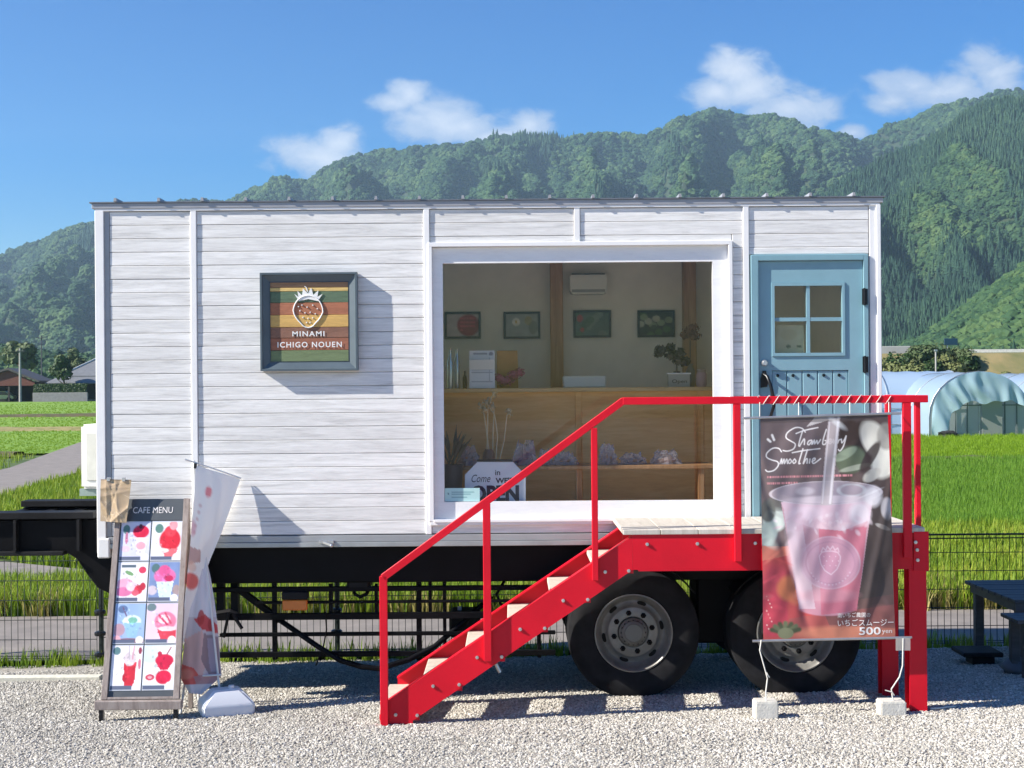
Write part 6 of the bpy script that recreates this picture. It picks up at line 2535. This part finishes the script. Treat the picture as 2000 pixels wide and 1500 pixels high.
def dish(k):
    c = Canvas(44, 56, (232, 232, 240))
    if k == 0:
        c.a[:] = srgb(214, 214, 236)
        c.ell(.18, .2, .12, .12, (92, 128, 124)); c.ell(.2, .42, .05, .16, (196, 120, 150))
        c.ell(.68, .26, .28, .17, (214, 22, 66)); c.ell(.66, .12, .06, .06, (90, 40, 50)); c.poly([(.5, .4), (.92, .4), (.84, .85), (.58, .85)], (240, 232, 236)); c.ell(.7, .62, .16, .1, (236, 170, 184))
        c.ell(.18, .7, .16, .08, (226, 200, 220))
    elif k == 1:
        c.ell(.24, .18, .14, .12, (92, 132, 122)); c.ell(.62, .48, .36, .30, (214, 34, 54)); c.ell(.62, .25, .2, .14, (222, 60, 74)); c.ell(.72, .1, .14, .12, (234, 160, 168))
        c.poly([(.36, .7), (.9, .7), (.8, .92), (.48, .92)], (230, 110, 118)); c.ell(.4, .75, .2, .06, (250, 226, 222))
    elif k == 2:
        c.a[:] = srgb(244, 240, 242)
        c.rect(.1, .06, .6, .14, (92, 108, 122)); c.ell(.82, .2, .13, .09, (214, 60, 92)); c.ell(.38, .28, .16, .05, (120, 160, 110), rot=.4)
        c.ell(.25, .55, .28, .14, (234, 170, 196)); c.ell(.22, .75, .3, .12, (222, 120, 166)); c.ell(.5, .62, .2, .12, (240, 206, 220))
        c.ell(.72, .7, .14, .12, (208, 50, 72)); c.ell(.86, .62, .1, .1, (196, 44, 66)); c.ell(.62, .78, .12, .08, (224, 96, 116))
    elif k == 3:
        c.a[:] = srgb(126, 146, 190)
        c.ell(.2, .16, .14, .12, (84, 116, 120)); c.ell(.52, .36, .36, .2, (236, 116, 172)); c.ell(.5, .22, .2, .14, (226, 92, 150)); c.ell(.66, .42, .14, .08, (206, 44, 96))
        c.poly([(.24, .5), (.82, .5), (.74, .9), (.36, .9)], (214, 230, 240)); c.ell(.12, .72, .16, .12, (210, 196, 206)); c.ell(.92, .72, .12, .14, (170, 150, 150))
    elif k == 4:
        c.a[:] = srgb(158, 184, 222)
        c.ell(.25, .14, .16, .1, (96, 120, 160)); c.line([(.25, .1), (.5, .5)], .02, (110, 88, 120)); c.ell(.58, .45, .30, .16, (220, 236, 236)); c.poly([(.3, .48), (.88, .48), (.74, .86), (.46, .86)], (150, 190, 226))
        c.ell(.6, .42, .16, .08, (120, 180, 160)); c.ell(.16, .66, .2, .16, (186, 150, 164)); c.ell(.5, .95, .6, .08, (140, 96, 110)); c.ell(.1, .9, .14, .1, (232, 170, 180))
    elif k == 5:
        c.a[:] = srgb(232, 208, 228)
        c.ell(.14, .1, .16, .1, (110, 130, 134)); c.ell(.62, .45, .36, .24, (234, 128, 158)); c.ell(.58, .4, .2, .12, (250, 220, 226)); c.line([(.4, .3), (.7, .55)], .03, (206, 60, 96)); c.line([(.6, .25), (.8, .5)], .03, (214, 76, 110))
        c.poly([(.36, .64), (1, .64), (1, .92), (.5, .92)], (218, 66, 84)); c.ell(.7, .64, .32, .06, (246, 214, 218))
    elif k == 6:
        c.a[:] = srgb(246, 242, 246)
        c.ell(.15, .12, .13, .09, (92, 128, 132)); c.poly([(.4, .38), (.82, .38), (.78, .92), (.46, .92)], (206, 40, 58)); c.ell(.6, .3, .2, .16, (220, 206, 210)); c.line([(.55, .02), (.58, .3)], .02, (190, 180, 190)); c.line([(.72, .02), (.68, .3)], .02, (210, 150, 170))
        c.ell(.46, .72, .08, .1, (188, 30, 50)); c.ell(.92, .12, .06, .08, (150, 60, 80)); c.ell(.92, .42, .05, .12, (210, 120, 140))
    else:
        c.a[:] = srgb(240, 246, 246)
        c.ell(.2, .2, .3, .2, (216, 236, 230)); c.ell(.66, .34, .3, .14, (216, 30, 72)); c.poly([(.38, .36), (.96, .36), (.78, .56), (.54, .56)], (214, 28, 70)); c.ell(.66, .72, .26, .16, (220, 30, 72)); c.ell(.5, .2, .08, .06, (190, 40, 70)); c.line([(.74, .2), (.86, .05)], .02, (150, 70, 80))
        c.ell(.22, .72, .15, .07, (206, 66, 90)); c.ell(.22, .72, .08, .03, (236, 170, 180))
    rk = np.random.RandomState(50 + k)
    for _ in range(34):
        x_, y_ = .5 + rk.normal(0, .17), .5 + rk.normal(0, .17)
        b_ = c.a[int(np.clip(y_, 0, .99) * 56), int(np.clip(x_, 0, .99) * 44)] * rk.choice([.6, .78, 1.25, 1.6])
        g_ = tuple(255 * (np.clip(b_, 0, 1) ** .4545))
        c.ell(x_, y_, rk.uniform(.015, .05), rk.uniform(.012, .035), g_, .8, .5, rk.uniform(0, 3))
    c.mottle(.10, 6, k + 20)
    c.rect(.0, .9, .72, 1, (96, 104, 128))
    c.ell(.86, .92, .13, .1, (244, 240, 240))
    c.rect(0, 0, 1, .015, (150, 160, 176)); c.rect(0, .985, 1, 1, (220, 224, 232))
    return c


cols = ((.095, .49), (.515, .915))
rows = ((.685, .882), (.479, .676), (.272, .469), (.045, .262))
dn = ['white parfait topped with strawberries', 'red shaved ice', 'pink sliced dessert', 'pink ice in a white cup', 'pale blue drink', 'pink cream bowl', 'red layered drink in a glass', 'red sundae glass']
for k in range(8):
    (u0, u1), (v0, v1) = cols[k % 2], rows[k // 2]
    pb = mslab(MB(), u0 - .006, u1 + .006, v0 - .0025, v1 + .0025, .0045, .0075).build('picture_card', M("card_white", (.72, .74, .78), .6, var=.01), t)
    dish(k).mesh('photo', lambda u, v: mm(u0 + (u1 - u0) * u, v1 - (v1 - v0) * v, .0088), mat_print("photo_print"), pb)
# base and rear legs
q0, q1 = P(184, 1386, -.56), P(354, 1369, -.56)
zg_ = gzf(-2.9, -.5)
MB().box(q0.x, q1.x, -.56, -.50, q0.z - .005, q1.z).build('base_plank', m_oldwood, t, bevel=.004)
for x in (q0.x + .03, q1.x - .06):
    MB().box(x, x + .03, -.55, -.52, zg_ - .02, q0.z - .0055).build('foot', m_iron, t)
for u in (.04, .96):
    a = mv(u, .97, -.03)
    mb = MB()
    mb.beam(a, (a.x, -.05, gzf(a.x, -.05) + .0), .03, .03)
    mb.build('rear_leg', m_oldwood, t)
# wrinkled pouch with paper hung on the board corner
c4 = [P(196, 1018, -.22), P(247, 1021, -.22), P(257, 937, -.19), P(197, 936, -.19)]


def pm(u, v):
    u, v = np.asarray(u, dtype=float), np.asarray(v, dtype=float)
    r = [(c4[0][k] * (1 - u) + c4[1][k] * u) * (1 - v) + (c4[3][k] * (1 - u) + c4[2][k] * u) * v for k in range(3)]
    w_ = 0 * u
    q_r = np.random.RandomState(8)
    for _ in range(22):
        a_, c_, s_ = q_r.rand() * 3.14, q_r.rand() * 1.6 - .3, q_r.choice([-1, 1])
        w_ = w_ + s_ * .0045 * np.exp(-np.abs(u * math.cos(a_) + v * math.sin(a_) - c_) / .07)
    return r[0], r[1] + w_, r[2]


cv = Canvas(44, 60, (190, 166, 134))
for k in range(16):
    a, b = rs.rand(), rs.rand()
    cv.line([(a, b), (a + rs.uniform(-.3, .3), b + rs.uniform(-.2, .2))], .008, (226, 208, 176), .6)
for k in range(9):
    cv.ell(rs.rand(), rs.rand(), .14, .1, (166, 142, 112), .4, .6)
cv.rect(0, 0, 1, .03, (150, 130, 106))
t = thing('paper_pouch', 'crinkled beige paper pouch clipped to the top left of the menu board', 'pouch', (c4[0].x + .1, -.2, c4[0].z))
cv.mesh('sheet', lambda u, v: pm(u, 1 - v), mat_print("pouch_print", .25), t)
for u in (.25, .75):
    a = Vector([float(c) for c in pm(u, 1.0)])
    MB().box(a.x - .012, a.x + .012, a.y - .012, a.y + .012, a.z - .014, a.z + .016).build('clip', m_steelb, t, bevel=.002)

# ================================================================== FLAGS
m_polew = M("white_pole", (.78, .78, .76), .4, var=.02)
f0 = P(380, 1345, -.3)
t = thing('nobori_flag', 'white gathered flag on a thin pole beside the menu board', 'flag', (f0.x, -.25, gzf(f0.x, -.25)))
a = P(377, 900, -.20)
MB().tube([(f0.x, -.16, gzf(f0.x, -.16)), (a.x, -.165, a.z)], .009, 8).build('pole', m_polew, t, smooth=.8)
MB().tube([P(361, 897, -.215), P(377, 902, -.20), P(425, 918, -.10), P(471, 934, -.03)], .0065, 8).build('cross_rod', m_polew, t, smooth=.8)
Lp = [(382, 909), (380, 960), (376, 1010), (372, 1060), (366, 1120), (360, 1180), (355, 1252)]
Rp = [(470, 935), (453, 985), (433, 1040), (412, 1090), (397, 1130), (377, 1190), (361, 1254)]


def strip(Lq, Rq, yl, yrr, amp, fr):
    lv_ = np.linspace(0, 1, len(Lq))

    def f(u, v):
        lx_, ly_ = np.interp(v, lv_, [p[0] for p in Lq]), np.interp(v, lv_, [p[1] for p in Lq])
        rx_, ry_ = np.interp(v, lv_, [p[0] for p in Rq]), np.interp(v, lv_, [p[1] for p in Rq])
        px, py = lx_ * (1 - u) + rx_ * u, ly_ * (1 - u) + ry_ * u
        Y = np.interp(v, [0, 1], yl) * (1 - u) + np.interp(v, [0, 1], yrr) * u
        Y = Y + amp * np.sin(fr * u + 3 * v) * np.clip(v * 3, 0, 1) + amp * .5 * np.sin(fr * 2.3 * u - 5 * v)
        d = Y + CD
        dx, dy = px - 1000, py - 750
        return (dx - ROLL * dy) * d / F, Y, CH - (dy + ROLL * dx - 15) * d / F
    return f


cv = Canvas(40, 120, (248, 248, 246))
cv.rect(.30, .115, .42, .165, (232, 130, 140), .9)
cv.ell(.36, .14, .09, .035, (236, 150, 156), .7, .5)
for k in range(5):
    cv.ell(.2 - .02 * k, .24 + .045 * k, .05, .012, (214, 178, 178), .6, .6)
cv.ell(.05, .40, .12, .05, (226, 150, 170), .6, .6)
cv.poly([(0, .52), (.5, .50), (.6, .57), (0, .62)], (186, 140, 134), .8)
cv.ell(.3, .70, .5, .045, (228, 88, 80), .9, .3)
cv.ell(.2, .62, .25, .03, (232, 190, 170), .7, .5)
cv.mesh('cloth', strip(Lp, Rp, (-.205, -.36), (-.02, -.22), .003, 8), mat_print("flag_print", .7, .05), t)
MB().tube([P(382, 905, -.198), P(381, 915, -.2)], .012, 6).build('loop', m_iron, t)

t = thing('banner_stand', 'white framed stand with a crumpled pink printed cloth beside the flag', 'banner', (P(395, 1350, -.2).x, -.2, gzf(-2.4, -.2)))
lg = [((401, 1078), (433, 1335)), ((398, 1078), (352, 1335))]
for (a, b) in lg:
    p0, p1 = P(a[0], a[1], -.14), P(b[0], b[1], -.28)
    MB().tube([p0, (p1.x, p1.y, gzf(p1.x, p1.y))], .009, 8).build('leg', m_polew, t, smooth=.8)
MB().tube([P(355, 1322, -.275), P(432, 1318, -.275)], .007, 8).build('cross_bar', m_polew, t, smooth=.8)
Lp2 = [(396, 1085), (382, 1130), (372, 1180), (364, 1230), (356, 1290), (353, 1325), (370, 1354)]
Rp2 = [(402, 1085), (412, 1130), (420, 1180), (426, 1230), (430, 1290), (433, 1320), (394, 1356)]
cv = Canvas(60, 110, (206, 196, 200))
cv.rect(0, 0, 1, .42, (226, 222, 226), .9)
cv.poly([(.2, .43), (.6, .40), (1, .47), (1, .52), (.5, .50)], (206, 52, 54), .9)
cv.ell(.45, .42, .12, .05, (186, 62, 60), .9)
cv.ell(.8, .47, .12, .04, (176, 60, 60), .9)
cv.poly([(0, .55), (.5, .5), (.7, .62), (.5, .86), (0, .86)], (218, 178, 172), .95)
cv.poly([(.55, .52), (1, .54), (1, .80), (.7, .82), (.5, .66)], (150, 128, 134), .95)
cv.poly([(.66, .55), (.9, .55), (.88, .78), (.74, .78)], (178, 160, 174), .9)
cv.poly([(0, .70), (.3, .74), (.55, .86), (.4, .90), (0, .90)], (224, 96, 84), .95)
cv.ell(.12, .80, .2, .05, (236, 150, 130), .8, .5)
cv.poly([(.3, .82), (1, .80), (1, .9), (.4, .9)], (184, 140, 142), .9)
cv.rect(0, .90, 1, 1, (224, 220, 222), .95)
cv.mottle(.12, 9, 6)
cv.mesh('cloth', strip(Lp2, Rp2, (-.17, -.34), (-.13, -.27), .010, 7), mat_print("flag_print", .7, .05), t)

q = P(436, 1383, -.40)
zg_ = gzf(q.x, -.3)
t = thing('flag_weight', 'white plastic water weight holding the flag pole', 'flag base', (q.x, -.30, zg_))
mb = MB()
m_tank = M("tank_white", (.72, .74, .78), .35, var=.03)
lv_ = [(-.01, .185, .145), (.075, .19, .15), (.10, .178, .138), (.175, .105, .08), (.185, .09, .068)]
mb.add([(q.x + sx * hw, -.30 + sy * hd, zg_ + z) for z, hw, hd in lv_ for sx, sy in ((-1, -1), (1, -1), (1, 1), (-1, 1))],
       [(k * 4 + i, k * 4 + (i + 1) % 4, k * 4 + 4 + (i + 1) % 4, k * 4 + 4 + i) for k in range(4) for i in range(4)] + [(3, 2, 1, 0), (16, 17, 18, 19)])
for i, v in enumerate(mb.v):
    a_ = math.atan2(v[1] + .30, v[0] - q.x) + .35
    k_ = 1.0
    c_, s_ = math.cos(.35), math.sin(.35)
    ex_, ey_ = v[0] - q.x, v[1] + .30
    mb.v[i] = (q.x + ex_ * c_ - ey_ * s_, -.30 + ex_ * s_ + ey_ * c_, v[2])
mb.build('tank', m_tank, t, bevel=.022, seg=3, smooth=.5)
MB().lathe([(0, .205), (.022, .203), (.022, .17)], (q.x + .04, -.30, zg_ + .003), 12).build('cap', m_tank, t)
cvm = MB()
for k in range(3):
    cvm.box(q.x + .10 + .012 * k, q.x + .108 + .012 * k, -.452 + .004 * k, -.45 + .004 * k, zg_ + .055, zg_ + .075 + .006 * k)

# ================================================================== WIRE FENCE
YW = 2.66
m_wire = M("dark_green_wire", (.014, .022, .018), .5, var=.1)
fz1 = P(1900, 1043, YW).z
pw_ = 462 * (YW + CD) / F
xs0 = P(195, 1150, YW).x
t = thing('wire_fence', 'low dark wire mesh fence along the road behind the trailer', 'fence', (0, YW, gzf(0, YW)))
for k in range(-1, 6):
    x = xs0 + k * pw_
    zg_ = gzf(x, YW)
    mb = MB()
    mb.cyl((x, YW + .04, zg_ - .1), (x, YW + .04, fz1 + .02), .024, n=10)
    po = mb.build('fence_post', m_wire, t)
    for py in (1195, 1237, 1278):
        mb = MB()
        z = P(195, py, YW).z
        mb.lathe([(.0, -.02), (.05, -.02), (.055, -.008), (.055, .008), (.04, .02), (0, .02)], (x, YW + .0, z), 10)
        mb.build('clamp', m_iron, po)
    if k < 5:
        x0, x1 = x + .03, x + pw_ - .03
        mb = MB()
        zb_ = gzf((x0 + x1) / 2, YW) + .05
        nv = int((x1 - x0) / .062)
        for i in range(nv + 1):
            xx = x0 + (x1 - x0) * i / nv
            mb.tube([(xx, YW, zb_), (xx, YW, fz1)], .0036, 3, cap=False)
        hz_ = [zb_ + .01, zb_ + .03] + [zb_ + (fz1 - zb_) * i / 6 for i in range(1, 6)]
        for z in hz_:
            mb.tube([(x0, YW - .006, z), (x1, YW - .006, z)], .0042, 3, cap=False)
        wm = mb.build('wire_mesh', m_wire, t, fix=False)
        wm['kind'] = 'stuff'
        mb = MB()
        mb.tube([(x0, YW - .006, fz1 - .002), (x1, YW - .006, fz1 - .002)], .010, 6)
        mb.build('top_wire', m_wire, t)
        mb = MB()
        mb.tube([(x0, YW - .006, fz1 - .038), (x1, YW - .006, fz1 - .038)], .006, 5)
        mb.build('top_wire', m_wire, t)

# ================================================================== DARK WOODEN BENCH TABLE
m_dark = wood_mat("charcoal_wood", (.028, .030, .036), (.045, .048, .056), (.065, .068, .078), (2, 12, 12), .55, .06)
tx0, tx1, ty0, ty1, tz = 4.14, 5.7, 1.0, 2.2, .49
t = thing('garden_table', 'charcoal wooden garden table standing on the gravel at the right', 'table', (4.9, 1.6, gzf(4.9, 1.6)))
for k in range(8):
    a = ty0 + (ty1 - ty0) * k / 8
    MB().box(tx0 - .02 * (k - 4) * .2, tx1, a + .003, a + (ty1 - ty0) / 8 - .003, tz - .03, tz + R.uniform(-.002, .002)).build('top_plank', m_dark, t, bevel=.004)
for (x, y) in ((tx0 + .05, ty0 + .05), (tx0 + .05, ty1 - .12), (tx1 - .15, ty0 + .05), (tx1 - .15, ty1 - .12)):
    MB().box(x, x + .075, y, y + .075, gzf(x, y) - .02, tz - .031).build('leg', m_dark, t, bevel=.004)
MB().box(tx0 + .03, tx1 - .05, ty0 + .02, ty0 + .045, tz - .10, tz - .0315).build('apron', m_dark, t)
MB().box(tx0 + .03, tx0 + .049, ty0 + .05, ty1 - .05, tz - .10, tz - .0315).build('apron', m_dark, t)
t2 = thing('garden_bench', 'low charcoal wooden bench pushed against the dark garden table', 'bench', (4.9, .62, gzf(4.9, .6)))
bzz = P(1968, 1203, .62).z
bx0 = P(1968, 1203, .62).x
for k in range(3):
    MB().box(bx0, 5.6, .40 + k * .13, .526 + k * .13, bzz - .03, bzz + R.uniform(-.001, .001)).build('seat_plank', m_dark, t2, bevel=.004)
for (x, y) in ((bx0 + .06, .42), (bx0 + .06, .70), (5.4, .42), (5.4, .70)):
    MB().box(x, x + .07, y, y + .07, gzf(x, y) - .02, bzz - .031).build('leg', m_dark, t2, bevel=.004)
q = P(1918, 1292, 1.3)
t = thing('parasol_base', 'flat dark slab base on the gravel in front of the garden table', 'parasol base', (q.x, 1.45, gzf(q.x, 1.4)))
zg_ = gzf(q.x, 1.4)
MB().box(q.x - .17, q.x + .17, 1.25, 1.6, zg_ + .075, zg_ + .115).build('slab', m_chas2, t, bevel=.01)
MB().box(q.x - .07, q.x + .12, 1.32, 1.52, zg_ - .01, zg_ + .0745).build('block', m_chas2, t, bevel=.01)
q = P(1962, 1297, 1.0)
zg_ = gzf(q.x, .8)
mb = MB()
mb.ball((q.x + .02, .78, zg_ + .05), .13, .12, .075, 12, 8, .15)
tag(mb.build('folded_bag', M("grey_sack", (.10, .115, .14), .7), smooth=9), 'grey folded sack on the gravel below the bench', 'sack')
